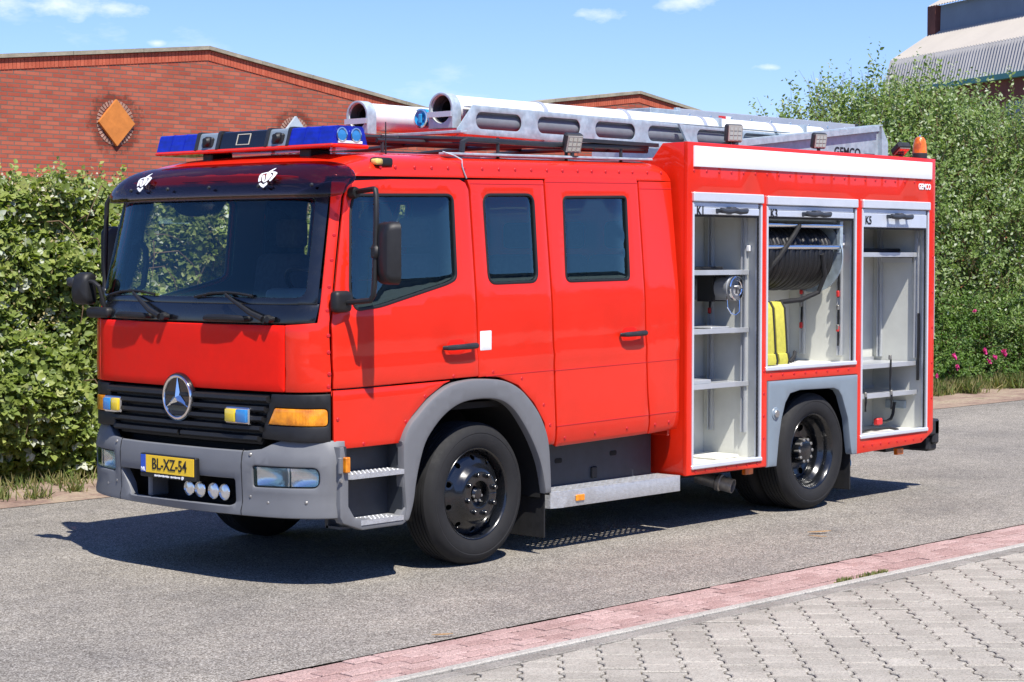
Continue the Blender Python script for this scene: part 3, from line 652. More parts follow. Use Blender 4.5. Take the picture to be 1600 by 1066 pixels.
# liner added behind panels, coloured dark as shade for the gaps; windows cut out
liner = [(-1.24, .80), (.55, .80), (.62, .72), (2.07, .72), (2.07, 2.51), (-1.03, 2.51), (-1.15, 2.2), (-1.25, 1.62)]
cl = P2('dark_gap_liner', panel(depth(mapS, .034, OL), [(-1.25, 1.25), (2.07, 1.25), (2.07, 2.51), (-1.03, 2.51), (-1.15, 2.2), (-1.25, 1.62)], [grow(W1, .012), grow(W2, .012), grow(W3, .012)], .03, .003, .12, OL, back=True), 'dark_trim', TR)
P2('inner_sill', panel(depth(mapS, .034, OL), [(-1.25, .88), (-.8, .88), (-.8, 1.245), (-1.25, 1.245)], [], .02, .003, .12, OL, back=True), 'dark_panel', TR)
P2('inner_sill', panel(depth(mapS, .034, OL), [(.66, .74), (2.07, .74), (2.07, 1.245), (.66, 1.245)], [], .02, .003, .12, OL, back=True), 'dark_panel', TR)
# --- corner panels and windscreen pillars ----------------------------------
sw = lambda y: s_of_y(y)
def sd_of(x, z): return s_of_x(x0_of(x, z))
cp = [(sw(.912), 1.212), (sd_of(-1.291, 1.212), 1.212)]+[(sd_of(x-.009, z), z) for x, z in DX1[1:]]+[(sd_of(-1.10, 2.446), 2.446), (sd_of(-1.06, 2.497), 2.497), (sw(1.078), 2.50)]+[(sw(1.083), z) for z in (2.3, 2.0, 1.75)]+[(sw(1.08), 1.628), (sw(.912), 1.616)]
corner = P2('corner_panel', panel(mapC, cp, [], .03, .006, .06, (-1, -.6, 0)), 'red_paint', TR)
# --- front flap, cowl, windscreen ------------------------------------------
G().add(*panel(mapF, rrect(-.907, .907, 1.212, 1.614, .012), [], .03, .006, .1, (-1, 0, 0))).build('front_flap', 'red_hood', TR)
cowl = G().add(*panel(depth(mapF, .012, (-1, 0, 0)), [(-1.068, 1.626), (1.068, 1.626), (1.072, 1.742), (-1.072, 1.742)], [], .03, .005, .1, (-1, 0, 0))).build('cowl_panel', 'black_gloss', TR)
wsf = G().add(*panel(depth(mapF, .008, (-1, 0, 0)), [(-1.062, 1.738), (1.062, 1.738), (1.0, 2.50), (-1.0, 2.50)], [round_poly([(-1.0, 1.78), (1.0, 1.78), (.95, 2.40), (-.95, 2.40)], .06)], .012, .003, .1, (-1, 0, 0))).build('windscreen_border', 'black_gloss', TR)
G().add(*panel(depth(mapF, .012, (-1, 0, 0)), round_poly([(-1.01, 1.77), (1.01, 1.77), (.96, 2.41), (-.96, 2.41)], .06), [], .006, .001, .12, (-1, 0, 0))).build('windscreen', 'windshield_glass', TR)
# --- roof -------------------------------------------------------------------
def roof():
    g = G(); NT = 56; n = 4.2; rows = []
    ds = [0, .02, .05, .1, .16, .24, .34, .46, .6, .8, 1.1, 1.5, 1.9, 2.3, 2.7, 2.9, 3.02, 3.08, 3.12, 3.145, 3.152]
    for d in ds:
        row = []
        rise = math.sqrt(max(0, 1-(1-min(1, d/.75))**2)); back = max(0, 1-max(0, (d-3.03)/.122)**2)**.5
        for k in range(NT+1):
            t = -1+2*k/NT; a = math.pi/2*(1-t)     # 0..pi
            c, s_ = math.cos(a), math.sin(a)
            hw = 1.165*y_scale(2.52)
            y = hw*math.copysign(abs(c)**(2/n), c); e = abs(s_)**(2/n)
            fx = mapF(max(-1.05, min(1.05, y*.98)), 2.47)[0] if abs(y) < 1.06 else mapF(1.05, 2.47)[0]+(abs(y)-1.03)*1.2
            x = fx+(2.088-fx)*(d/3.152)
            h = (.165+.012*(1-(y/hw)**2))*rise*back if d < 3.152 else 0
            row.append((x, y, 2.508+h*e+.018*x-(0.04*(1-min(1, d/.3)))*(1 if abs(y) < .98 else 0)))
        rows.append(row)
    vs = [p for r in rows for p in r]; w = NT+1
    fs = [(i*w+k, i*w+k+1, (i+1)*w+k+1, (i+1)*w+k) for i in range(len(rows)-1) for k in range(NT)]
    return g.add(vs, fs).build('roof_panel', 'red_paint', TR, 50)
roofo = roof()
G().box(2.07, 2.10, -1.08, 1.08, .7, 2.50, .01).build('cab_rear_wall', 'red_paint', TR)
G().box(-1.2, 2.07, -1.1, 1.1, 1.02, 1.06).build('cab_floor', 'black_matt', TR)
G().box(-1.05, 2.0, -.98, .98, 2.505, 2.53).build('headlining', 'cab_lining', TR)
# rivets / plugs on the panels: one shared small domed disc
pg = G(); pg.lathe([(.0, -.003), (.010, -.0025), (.0125, 0), (.0125, .004)], (0, 0, 0), (0, 1, 0), 12); plug = pg.build('plug', 'red_plug', None); plug_me = plug.data; bpy.data.objects.remove(plug)
def plugs(owner, pts, ny=None):
    for p in pts:
        o = bpy.data.objects.new('plug', plug_me); COL.objects.link(o); o.parent = owner; o.location = p[:3]
        if len(p) > 3: o.rotation_euler = (0, 0, p[3])
plugs(roofo, [(x, -1.0785, 2.565+.018*x) for x in [-.83, -.70, -.53, -.38, -.23, -.08, .09, .25, .41, .57, .73, .89, 1.05, 1.2, 1.35, 1.5, 1.65, 1.82, 1.98]])
def onskin(s, z, d=.001):
    p = Vector(mapC(s, z)); q = Vector(mapC(s+.01, z))-Vector(mapC(s-.01, z)); return (p.x-q.normalized().y*0, p.y, p.z, math.atan2(q.y, q.x))
plugs(corner[0], [onskin(sd_of(x-.030, z), z) for x, z in ((-1.123, 2.376), (-1.145, 2.27), (-1.172, 2.15), (-1.205, 2.0), (-1.24, 1.84), (-1.268, 1.70))]+[onskin(sd_of(-1.305, z), z) for z in (1.55, 1.45, 1.32, 1.245)])
plugs(door1[0], [mapS(x, z) for x, z in ((-1.25, 1.045), (-1.06, .884), (-.70, .99), (-.53, 1.135), (-.27, 1.245))])
plugs(sidep[0], [mapS(x, z) for x, z in ((.10, 1.25), (.38, 1.19), (.60, 1.0), (.665, .86))]); plugs(crew[0], [mapS(x, z) for x, z in ((.83, .76), (1.15, .765), (1.5, .77))])
plugs(rearc[0], [mapS(x, z) for x, z in ((1.82, .77), (1.98, .775))])
# grey gutter strip along the roof edge and its cable
g = G(); g.box(-.12, 2.03, -1.0, -.93, 2.655, 2.672, .004)
gs = g.build('gutter_strip', 'galvanised', TR); gs.rotation_euler = (0, math.radians(-1.03), 0)
g = G(); g.tube([(-.18, -.98, 2.672), (-.13, -1.035, 2.648), (-.10, -1.075, 2.62), (-.105, -1.083, 2.575), (-.085, -1.085, 2.53), (-.07, -1.087, 2.502)], .0045, 6); g.build('roof_cable', 'galvanised', TR)
# --- cab interior -----------------------------------------------------------
dm = G(); dm.box(-1.40, -.98, -1.0, 1.0, 1.42, 1.715, .05, seg=3); dm.box(-1.12, -.92, -.86, -.30, 1.60, 1.80, .05, seg=3); dm.build('dashboard', 'dash', TR)
st = G(); c0 = Vector((-.86, -.55, 1.78)); ax = Vector((-.62, 0, -.78)).normalized(); u = Vector((0, 1, 0)); w = ax.cross(u)
st.tube([c0+u*.23*math.cos(t*math.pi/16)+w*.23*math.sin(t*math.pi/16) for t in range(33)], .016, 8, False); st.cyl(c0-ax*.01, c0+ax*.4, .035)
for a in (0, 2.1, 4.2): st.tube([c0, c0+(u*math.cos(a)+w*math.sin(a))*.225], .014, 6)
st.build('steering_wheel', 'black_plastic', TR)
def seat(x, y, w=.5):
    s0 = G(); s0.box(x-.25, x+.27, y-w/2, y+w/2, 1.36, 1.52, .05, seg=3); s0.box(x+.20, x+.34, y-w/2, y+w/2, 1.45, 2.02, .06, rot=Matrix.Rotation(.15, 3, 'Y'), seg=3)
    s0.box(x+.33, x+.42, y-.14, y+.14, 2.06, 2.26, .04, seg=3); s0.box(x-.15, x+.2, y-.18, y+.18, 1.06, 1.37)
    s0.build('seat', 'seat_cloth', TR)
for (x, y, w) in ((-.42, -.60, .5), (-.42, .62, .5), (1.55, -.75, .45), (1.55, -.25, .45), (1.55, .25, .45), (1.55, .75, .45)): seat(x, y, w)
g = G()
g.box(.36, .70, -.55, .55, 1.06, 1.62, .03); g.tube([(.5, .55, 1.06), (.5, .55, 2.5)], .02); g.tube([(.5, -.62, 1.06), (.5, -.62, 2.5)], .02); g.build('equipment_rack', 'seat_cloth', TR)
g = G(); g.lathe([(.0, 0), (.09, .004), (.115, .012), (.12, .02)], (0, 0, 0), (1, 0, 0), 28); g.v = [(a[0]-1.19, a[1]*1.75+.30, a[2]*.62+2.33) for a in g.v]; g.build('sun_visor', 'black_gloss', TR)
g = G(); g.tube([(-1.10, 1.02, 1.76), (-1.08, .96, 1.80), (-1.06, .95, 1.95), (-1.05, .97, 2.05), (-1.04, 1.03, 2.09)], .02, 8); g.build('grab_handle', 'black_plastic', TR)
# --- tinted sun visor above the windscreen ---------------------------------
def visor():
    st = [(0, 2.615, 2.375, 0), (.2, 2.615, 2.375, 0), (.4, 2.615, 2.375, 0), (.6, 2.613, 2.375, 0), (.8, 2.608, 2.375, 0), (.92, 2.598, 2.375, .004), (1.0, 2.582, 2.376, .012), (1.07, 2.553, 2.380, .030), (1.12, 2.520, 2.388, .052), (1.15, 2.490, 2.400, .075), (1.163, 2.462, 2.418, .088)]
    st = [(-a, b, c, d) for a, b, c, d in reversed(st[1:])]+st
    prof = [(.23, 1.0), (.155, .958), (.085, .833), (.02, .625), (-.02, .375), (-.035, .146), (-.03, 0.0)]
    rows = []
    for y, zt, zb, sh in st:
        k = (zt-zb)/.24; base = -1.355+.07*abs(y)**2.2+sh
        rows.append([(base-.03*(1-k)+(dx+.03)*k, y, zb+(zt-zb)*f-.024) for dx, f in prof])
    m = len(prof); vs = [p for r in rows for p in r]
    return vs, [(i*m+k, i*m+k+1, (i+1)*m+k+1, (i+1)*m+k) for i in range(len(rows)-1) for k in range(m-1)]
vo = G().add(*visor()).build('tinted_visor', 'visor_acrylic', TR, 60)
sm = vo.modifiers.new('sub', 'SUBSURF'); sm.levels = 2; sm.render_levels = 2
sl = vo.modifiers.new('thick', 'SOLIDIFY'); sl.thickness = .005; sl.offset = 1
def visor_x(y, z):
    t = [(2.351, -.03), (2.386, -.035), (2.441, -.02), (2.501, .02), (2.551, .085), (2.581, .155)]
    dx = float(np.interp(z, [a for a, b in t], [b for a, b in t])); return -1.355+.07*(abs(y)/1.0)**2.2+dx-.006
g = G()
for y in (-.98, -.55, -.1, .32, .74):
    g.lathe([(0, -.008), (.009, -.007), (.012, 0), (.012, .006)], (visor_x(y, 2.43)+.005, y, 2.43), (1, 0, 0), 10)
g.build('visor_stud', 'dark_trim', vo, 32, 'stuff')
# fire service emblem: shield of two bars with a flame
def emblem(y0, z0, h, xs):
    S = h/100.0
    polys = [[(-35.1, -18.2), (-36.5, -4.1), (-33.1, 14.9), (-27.0, 25.7), (-2.7, 32.4), (-2.7, 27.7), (-20.3, 21.6), (-23.6, 12.2), (-25.7, 0.0), (-25.0, -12.2)], [(-10.1, -21.6), (-18.9, -12.2), (-20.5, 4.1), (-17.6, 17.6), (-9.5, 18.2), (-6.8, 4.1), (-10.1, -13.5)], [(-8.1, -20.3), (-10.1, -21.6), (-4.1, -9.5), (-0.7, 4.1), (-2.0, 23.0), (2.7, 36.5), (13.5, 45.9), (24.3, 52.7), (27.0, 50.7), (16.9, 39.2), (15.5, 28.4), (12.2, 14.9), (16.9, 20.3), (24.3, 18.9), (20.3, 6.8), (10.8, -6.8), (0.0, -16.2)], [(18.9, 34.5), (32.4, 33.1), (45.3, 25.7), (35.1, 4.1), (24.3, -10.8), (17.6, -16.9), (13.5, -10.8), (21.6, 1.4), (31.1, 21.6), (18.9, 29.1)], [(-32.4, -28.4), (-25.7, -22.3), (-12.2, -32.4), (2.7, -20.9), (6.1, -27.0), (4.1, -33.8), (-14.9, -48.6), (-24.3, -41.9)]]
    for q in polys:
        g = G(); fn = lambda u, v, w: (xs(y0-(1.5*u-.55*v)*S, z0+v*S)-w, y0-(1.5*u-.55*v)*S, z0+v*S)
        g.prism(q, fn, .002, .004); yield g
for (y0) in (.62, -.60):
    gg = G()
    for e in emblem(y0, 2.478, .122, visor_x): gg.add(e.v, e.f)
    gg.build('fire_service_emblem', 'white_print', vo, 0)
# --- wipers and cowl grab handles ------------------------------------------
def fx(y, z, d=0): p = mapF(y, z); return (p[0]-d, p[1], p[2])
for (yp, yt) in ((-.76, -.40), (.19, .53)):
    g = G(); g.lathe([(.03, 0), (.03, .03), (.022, .045), (.022, .06), (0, .062)], fx(yp, 1.645, -.03), (-1, 0, 0), 16); g.cyl(fx(yp-.05, 1.648, 0), fx(yp-.05, 1.648, .045), .02, n=12)
    g.tube([fx(yp, 1.65, .03), fx(yp+.10*(1 if yt > yp else -1), 1.685, .04), fx(yt-.08, 1.76, .03), fx(yt, 1.795, .02)], [.020, .017, .011, .009], 8)
    wo_ = g.build('wiper', 'black_plastic', TR)
    g = G(); g.tube([fx(yt-.22, 1.785, .004), fx(yt-.1, 1.80, .012), fx(yt, 1.805, .016), fx(yt+.14, 1.80, .012), fx(yt+.30, 1.775, .004)], .009, 6); g.build('wiper_blade', 'black_plastic', wo_)
for (ya, yb) in ((-.60, -.24), (.34, .68)):
    g = G(); z = 1.648
    g.tube([fx(ya, z, -.02), fx(ya+.01, z, .018), fx(ya+.045, z+.002, .030), fx((ya+yb)/2, z+.004, .032), fx(yb-.045, z+.002, .030), fx(yb-.01, z, .018), fx(yb, z, -.02)], [.016, .018, .020, .021, .020, .018, .016], 10); g.build('front_grab_handle', 'black_plastic', TR)
# --- mirrors -----------------------------------------------------------------
def main_mirror(sg):
    m = G(); Y = lambda y: sg*y
    b = mapS(-1.20, 1.745); bx, by, bz = b
    m.box(-1.305, -1.165, by-.055, by+.02, 1.665, 1.795, .03, seg=3)
    t = mapS(-1.03, 2.415); m.lathe([(0, -.055), (.03, -.05), (.038, -.03), (.036, .0)], (t[0]-.05, t[1]-.0, 2.385), (0, 1, 0), 14)
    m.tube([(-1.22, by-.02, 1.72), (-1.21, by-.10, 1.728), (-1.20, -1.37, 1.74), (-1.195, -1.39, 1.77), (-1.19, -1.395, 1.85), (-1.175, -1.395, 2.2), (-1.17, -1.39, 2.36), (-1.16, -1.375, 2.395), (-1.13, -1.33, 2.402), (t[0]-.04, t[1]-.02, 2.39)], .0165, 10)
    a = (m.v, m.f)
    if sg > 0: a = mirror(([(p[0]+.02, p[1]+.13 if p[1] < -1.2 else p[1], p[2]) for p in a[0]], a[1]))
    arm = G().add(*a).build('mirror_arm', 'black_plastic', TR)
    h = G(); o = rrect(-.112, .112, -.185, .185, .05, 6)
    # housing: rounded shell, swelling to the front; mirror face looks backwards
    R3 = Matrix.Rotation(math.radians(-24), 3, 'Z'); c0 = Vector((-1.135, -1.462, 2.02)); rows = []
    for (k, dx) in ((1.0, .035), (1.0, 0), (.97, -.03), (.88, -.05), (.6, -.062), (.0, -.066)):
        rows.append([c0+R3 @ Vector((dx, a_*k*1.0, b_*k)) for a_, b_ in o])
    n = len(o); vs = [p for r in rows for p in r]; fs = [(i*n+j, i*n+(j+1) % n, (i+1)*n+(j+1) % n, (i+1)*n+j) for i in range(len(rows)-1) for j in range(n)]
    vs += [c0+R3 @ Vector((.028, a_*.94, b_*.95)) for a_, b_ in o]; k = len(vs)-n; fs += [(j, (j+1) % n, k+(j+1) % n, k+j) for j in range(n)]
    h.add(vs, fs); h.box(-1.205, -1.15, -1.425, -1.365, 1.985, 2.065, .014)
    if sg > 0: h.v = [(p[0]+.10, p[1]+.16, p[2]) for p in h.v]
    a = (h.v, h.f); a = mirror(a) if sg > 0 else a; ho = G().add(*a).build('mirror_housing', 'black_plastic', arm, 40)
    q = G().add([c0+R3 @ Vector((.03, a_*.93, b_*.94))+(Vector((.10, .16, 0)) if sg > 0 else Vector()) for a_, b_ in o], [tuple(range(n))]); a = (q.v, q.f); a = mirror(a) if sg > 0 else a; G().add(*a).build('mirror_glass', 'chrome', arm, 0)
main_mirror(-1); main_mirror(1)
# front kerb mirror on the far corner
g = G(); g.box(-1.50, -1.40, .80, 1.04, 1.595, 1.665, .025, seg=3); g.tube([(-1.44, .90, 1.65), (-1.455, .905, 1.72), (-1.47, .92, 1.80), (-1.48, .965, 1.83), (-1.495, 1.04, 1.838), (-1.50, 1.10, 1.835)], .015, 8)
km = g.build('kerb_mirror', 'black_plastic', TR)
h = G(); R3 = Matrix.Rotation(math.radians(20), 3, 'Z'); o = round_poly([(-.070, -.105), (.075, -.105), (.085, .0), (.060, .108), (-.060, .108)], .04); rows = []; c0 = Vector((-1.49, 1.060, 1.785))
for (k, d) in ((.93, .05), (1.0, .04), (1.0, 0), (.9, -.035), (.62, -.055), (0, -.06)): rows.append([c0+R3 @ Vector((d, a_*k, b_*k)) for a_, b_ in o])
n = len(o); h.add([p for r in rows for p in r], [(i*n+j, i*n+(j+1) % n, (i+1)*n+(j+1) % n, (i+1)*n+j) for i in range(5) for j in range(n)]+[tuple(range(n))]); h.build('mirror_housing', 'black_plastic', km, 40)
h = G(); h.box(-1.56, -1.50, 1.09, 1.17, 1.80, 1.86, .018, seg=2); h.build('mirror_clamp', 'dark_trim', km)
# --- grille, badge, indicators -----------------------------------------------
FR = (-1, 0, 0)
trap = [(.775, 1.192), (-.80, 1.192), (-.70, .885), (.70, .885)]
gr = G().add(*panel(depth(mapF, .035, FR), trap, [], .03, .004, .12, FR)).build('grille', 'black_plastic', TR)
for i, z in enumerate((1.165, 1.105, 1.045, .985, .925)):
    hw = .70+.09*(z-.885)/.30; g = G(); n = 16; sec = [(-.0, .024), (-.030, .014), (-.034, -.006), (-.018, -.02), (.01, -.022), (.012, .024)]
    for sgn in ((1,) if z > .94 else (1, -1)):
        y0, y1 = (-hw, hw) if z > .94 else ((.015, hw) if sgn > 0 else (-hw, -.015))
        vs = []; fs = []
        for k in range(n+1):
            y = y0+(y1-y0)*k/n; p = fx(y, z, -.012)
            vs += [(p[0]+a, p[1], p[2]+b) for a, b in sec]
        m = len(sec); fs = [(k*m+j, k*m+(j+1) % m, (k+1)*m+(j+1) % m, (k+1)*m+j) for k in range(n) for j in range(m)]+[tuple(range(m)), tuple(n*m+j for j in range(m))]
        g.add(vs, fs)
    g.build('grille_bar', 'black_plastic', gr, 40)
def ring_in_plane(g, c, R, r, n=48, m=10):
    vs = []; fs = []
    for k in range(n):
        t = 2*math.pi*k/n
        for j in range(m):
            p = 2*math.pi*j/m; q = R+r*math.cos(p); vs.append((c[0]-r*math.sin(p), c[1]+q*math.cos(t), c[2]+q*math.sin(t)))
    fs = [(k*m+j, k*m+(j+1) % m, ((k+1) % n)*m+(j+1) % m, ((k+1) % n)*m+j) for k in range(n) for j in range(m)]
    g.add(vs, fs)
ec = (-1.562, 0.012, 1.118)
g = G(); g.lathe([(0, -.004), (.120, -.003), (.150, .002), (.156, -.015), (.15, -.06)], ec, FR, 40); bd = g.build('badge', 'black_gloss', TR)
bd.location = (.014, 0, 0)
g = G(); ring_in_plane(g, (ec[0]-.0, ec[1], ec[2]), .132, .0105); g.build('badge_ring', 'chrome', bd)
g = G()
for k in range(3):
    a = math.radians(90+120*k); d = Vector((0, math.cos(a), math.sin(a))); e = Vector((0, -math.sin(a), math.cos(a))); c = Vector(ec)
    pts = [c+d*.13, c+(d*math.cos(1.047)+e*math.sin(1.047))*.030, c+(d*math.cos(1.047)-e*math.sin(1.047))*.030, c+Vector((-.020, 0, 0)), c+Vector((.004, 0, 0))]
    g.add(pts, [(0, 1, 3), (0, 3, 2), (0, 4, 1), (0, 2, 4)])
g.build('badge_star', 'chrome', bd, 0)
# black corner shells with amber turn lamps
for sg in (-1, 1):
    P = [(sw(.72), .925), (sd_of(-1.291, 1.0), .905), (sd_of(-1.291, 1.2), 1.20), (sw(.805), 1.20)]
    amb = round_poly([(sw(.775), 1.012), (sw(1.118), 1.004), (sw(1.118), 1.112), (sw(.83), 1.118)], [.012, .03, .03, .012])
    f = mapC if sg < 0 else (lambda s, z: mapC(-s, z)); o3 = (-1, -.5, 0) if sg < 0 else (-1, .5, 0)
    sh = G().add(*panel(depth(f, .004, o3), P, [amb], .04, .008, .06, o3)).build('lamp_surround', 'black_plastic', TR)
    G().add(*panel(depth(f, .000, o3), grow(amb, -.003), [], .02, .007, .05, o3)).build('turn_lamp', 'amber_lens', sh)
# yellow/blue strobes
for (ya, yb, zz, order) in ((-.665, -.445, 1.032, ('strobe_yellow', 'strobe_blue')), (.62, .80, 1.04, ('strobe_blue', 'strobe_yellow'))):
    sx = fx((ya+yb)/2, zz, .02)[0]; sb = G().box(sx-.012, sx+.05, ya, yb, zz-.052, zz+.052, .008).build('strobe_lamp', 'chrome', TR)
    ym = (ya+yb)/2
    for (y0, y1, mt) in ((ym+.004, yb-.012, order[0]), (ya+.012, ym-.004, order[1])): G().box(sx-.030, sx, y0, y1, zz-.040, zz+.040, .008, seg=2).build('strobe_lens', mt, sb)
# --- bumper -----------------------------------------------------------------
PB = [(0, -1.575), (.4, -1.568), (.6, -1.552), (.8, -1.515), (.95, -1.468), (1.08, -1.395), (1.155, -1.325), (1.19, -1.25), (1.195, -1.14)]
_b = np.array(PB); _t = np.r_[0, np.cumsum(np.hypot(*(_b[1:]-_b[:-1]).T))]
_tt = np.linspace(0, _t[-1], 160)
def _smooth(c):
    y = np.interp(_tt, _t, c)
    for _ in range(40): y[1:-1] = .25*y[:-2]+.5*y[1:-1]+.25*y[2:]
    return y
_by, _bx = _smooth(_b[:, 0]), _smooth(_b[:, 1]); _by[0] = 0
def bs(y): return math.copysign(float(np.interp(abs(y), _by, _tt)), y)
def bump(s, z):
    y = float(np.interp(abs(s), _tt, _by)); x = float(np.interp(abs(s), _tt, _bx))
    d = float(np.interp(z, [.40, .43, .47, .50, .74, .80, .86, .95], [.045, .0, -.004, .012, .0, .008, .035, .075])); k = 1-.6*min(1, max(0, (y-1.0)/.2))
    yy = y-.6*d*min(1, max(0, (y-.95)/.2))
    return (x+d*k, math.copysign(yy, s), z)
bt = [(1.188, .895), (.90, .915), (.80, .875), (.73, .84), (.62, .826), (.3, .824), (0, .824)]
bo = [(bs(-y), z) for y, z in bt]+[(bs(y), z) for y, z in reversed(bt[:-1])]+[(bs(1.188), .425), (bs(.9), .42), (bs(.5), .418), (0, .412), (bs(-.5), .418), (bs(-.9), .42), (bs(-1.188), .425)]
hl = lambda sg: round_poly([(bs(.685*sg), .605), (bs(1.105*sg), .612), (bs(1.105*sg), .735), (bs(.685*sg), .735)], [.02, .05, .05, .02])
intake = round_poly([(bs(.60), .635), (bs(.47), .478), (bs(-.50), .485), (bs(-.54), .50), (bs(-.54), .645)], .02)
bmp = G().add(*panel(bump, bo, [hl(-1), hl(1), intake], .06, .012, .06, FR)).build('bumper', 'grey_plastic', TR)
for sg in (-1, 1):
    g = G(); g.tube([Vector(bump(bs(.60*sg), z))+Vector((.0015, 0, 0)) for z in np.linspace(.43, .83, 14)], .0035, 5); g.build('bumper_seam', 'black_matt', bmp)
    for (ya, yb) in ((.655, .922), (.922, 1.125)):
        def bowl(u, v, ya=ya, yb=yb):
            y = ya+(yb-ya)*u; p = bump(bs(y*sg), v); k = (1-(2*u-1)**2)*(1-((v-.67)/.08)**2); return (p[0]+.022+.055*max(0, k), p[1], p[2])
        G().add(*panel(bowl, [(0.0, .598), (1, .598), (1, .742), (0, .742)], [], .004, .0005, .06, FR)).build('headlamp_reflector', 'lamp_reflector', bmp, 60)
    G().add(*panel(depth(bump, .007, FR), grow(hl(sg), -.004), [], .008, .005, .05, FR)).build('headlamp', 'clear_lens', bmp)
    G().add(*panel(depth(bump, .012, FR), [(a, b) for a, b in grow(hl(sg), -.001)], [grow(hl(sg), -.007)], .02, .002, .05, FR)).build('headlamp_rim', 'dark_trim', bmp)
    g = G(); p = Vector(bump(bs(.93*sg), .67)); g.box(p.x+.018, p.x+.03, p.y-.002, p.y+.002, .612, .728); g.build('headlamp_divider', 'chrome', bmp)
    for (y, z) in ((.66, .80), (.66, .545), (.79, .515), (1.03, .525)):
        g = G(); p = bump(bs(y*sg), z); g.lathe([(0, -.003), (.007, -.003), (.011, .001), (.014, .006)], p, (1, 0, 0), 12); g.build('bumper_screw', 'hub_metal', bmp)
# recess behind the intake, its divider and four round lamps
rc = G(); rc.box(-1.38, -1.36, -.62, .68, .40, .84); rc.box(-1.52, -1.37, -.62, .68, .435, .455); rc.build('bumper_recess', 'black_matt', bmp)
G().box(-1.545, -1.40, .285, .325, .47, .66, .01).build('intake_divider', 'grey_plastic', bmp)
for y in (-.07, -.176, -.305, -.41):
    lo = G(); lo.lathe([(.03, .07), (.046, .03), (.052, .0), (.052, -.012), (.047, -.016), (.045, -.010)], (-1.512, y, .552), (1, 0, 0), 24); ll = lo.build('spot_lamp', 'chrome', TR)
    lo = G(); lo.lathe([(0, -.018), (.025, -.015), (.045, -.009)], (-1.512, y, .552), (1, 0, 0), 24); lo.build('spot_lens', 'lamp_reflector', ll)
# number plate
pf = G().box(-1.600, -1.565, -.228, .328, .604, .752, .006).build('plate_frame', 'black_plastic', TR)
px_ = -1.6025
G().box(px_, -1.599, -.212, .266, .634, .744, .001).build('number_plate', 'plate_yellow', pf)
G().box(px_, -1.599, .267, .318, .634, .744, .001).build('plate_band', 'plate_blue', pf)
text('plate_characters', 'BL-XZ-54', .100, (px_-.001, .030, .688), (0, -1, 0), (0, 0, 1), 'black_print', pf, sx=.86, bold=.0012)
text('plate_country', 'NL', .034, (px_-.001, .292, .652), (0, -1, 0), (0, 0, 1), 'white_print', pf, bold=.0006)
tg_ = G()
for i in range(19):
    if i != 11: tg_.box(-1.6035, -1.5995, .168-.0135*i, .178-.0135*i, .612+.001*(i % 3), .624-.001*(i*2 % 3))
tg_.lathe([(.011, .0), (.011, .004)], (-1.5995, -.10, .618), (-1, 0, 0), 12, True, True); tg_.build('frame_lettering', 'white_print', pf, 0, 'stuff')
# --- steps ahead of the front wheel -----------------------------------------
sd2 = lambda u, v, w: (u, w, v)
se = G(); 
outer = [(-1.285, .86), (-1.252, .86), (-1.215, .70), (-1.215, .50), (-1.16, .42), (-.80, .385), (-.735, .45), (-.755, .62), (-.745, .80), (-.765, .862), (-.70, .86), (-.66, .74), (-.665, .60), (-.69, .44), (-.715, .365), (-.76, .345), (-1.10, .345), (-1.26, .40), (-1.285, .44)]
se.add(*panel(lambda u, v: (u, -1.195, v), outer, [], .06, .008, .08, (0, -1, 0)))
stp = se.build('step_frame', 'grey_plastic', TR)
sb = G(); sb.box(-1.25, -.70, -1.05, -1.02, .36, .90); sb.box(-1.25, -.70, -1.16, -1.03, .36, .375); sb.box(-1.27, -1.22, -1.18, -1.03, .42, .86); sb.box(-.75, -.70, -1.18, -1.03, .37, .84); sb.build('step_well', 'dark_panel', stp)
for (x0, x1, z) in ((-1.235, -.735, .690), (-1.15, -.755, .405)):
    ta = G(); ta.prism([(x0+.04, -1.20), (x1, -1.20), (x1, -1.04), (x0, -1.04), (x0, -1.14)], lambda u, v, w: (u, v, w), z-.03, z); to = ta.build('step_tread', 'alu_tread', TR)
    tg = G(); nn_ = int((x1-x0-.08)/.035)
    for i in range(nn_):
        for j in range(3): tg.lathe([(.010, 0), (.007, .005), (.004, .0055)], (x0+.06+i*.035, -1.18+j*.045, z), (0, 0, 1), 8)
    tg.build('tread_stud', 'alu_tread', to, 32, 'stuff')
G().box(-1.262, -1.225, -1.225, -1.19, .705, .80, .006).build('side_marker', 'amber_lens', stp)
G().box(-1.30, -1.273, -1.21, -1.185, .70, .80, .006).build('marker_holder', 'grey_plastic', stp)
g = G(); g.lathe([(0, -.012), (.012, -.012), (.014, 0)], (-1.285, -1.197, .66), (0, 1, 0), 10); g.build('fixing_bolt', 'hub_metal', stp)
# --- front wheel arch ---------------------------------------------------------
ao = [(-.70, .86), (-.755, .862), (-.76, .87), (-.70, .955), (-.637, 1.01), (-.502, 1.110), (-.346, 1.185), (-.187, 1.211), (-.045, 1.214), (.161, 1.195), (.329, 1.131), (.482, 1.0), (.566, .88), (.612, .76), (.630, .60), (.640, .42)]
ai = [(.58, .42), (.535, .605), (.452, .768), (.352, .903), (.246, 1.009), (.117, 1.07), (-.065, 1.085), (-.247, 1.065), (-.405, .991), (-.541, .865)]
def crom(P, n=4):
    out = []
    for i in range(len(P)-1):
        p0 = np.array(P[max(0, i-1)]); p1 = np.array(P[i]); p2 = np.array(P[i+1]); p3 = np.array(P[min(len(P)-1, i+2)])
        for k in range(n):
            t = k/n; out.append(tuple(.5*((2*p1)+(-p0+p2)*t+(2*p0-5*p1+4*p2-p3)*t*t+(-p0+3*p1-3*p2+p3)*t**3)))
    return out+[tuple(P[-1])]
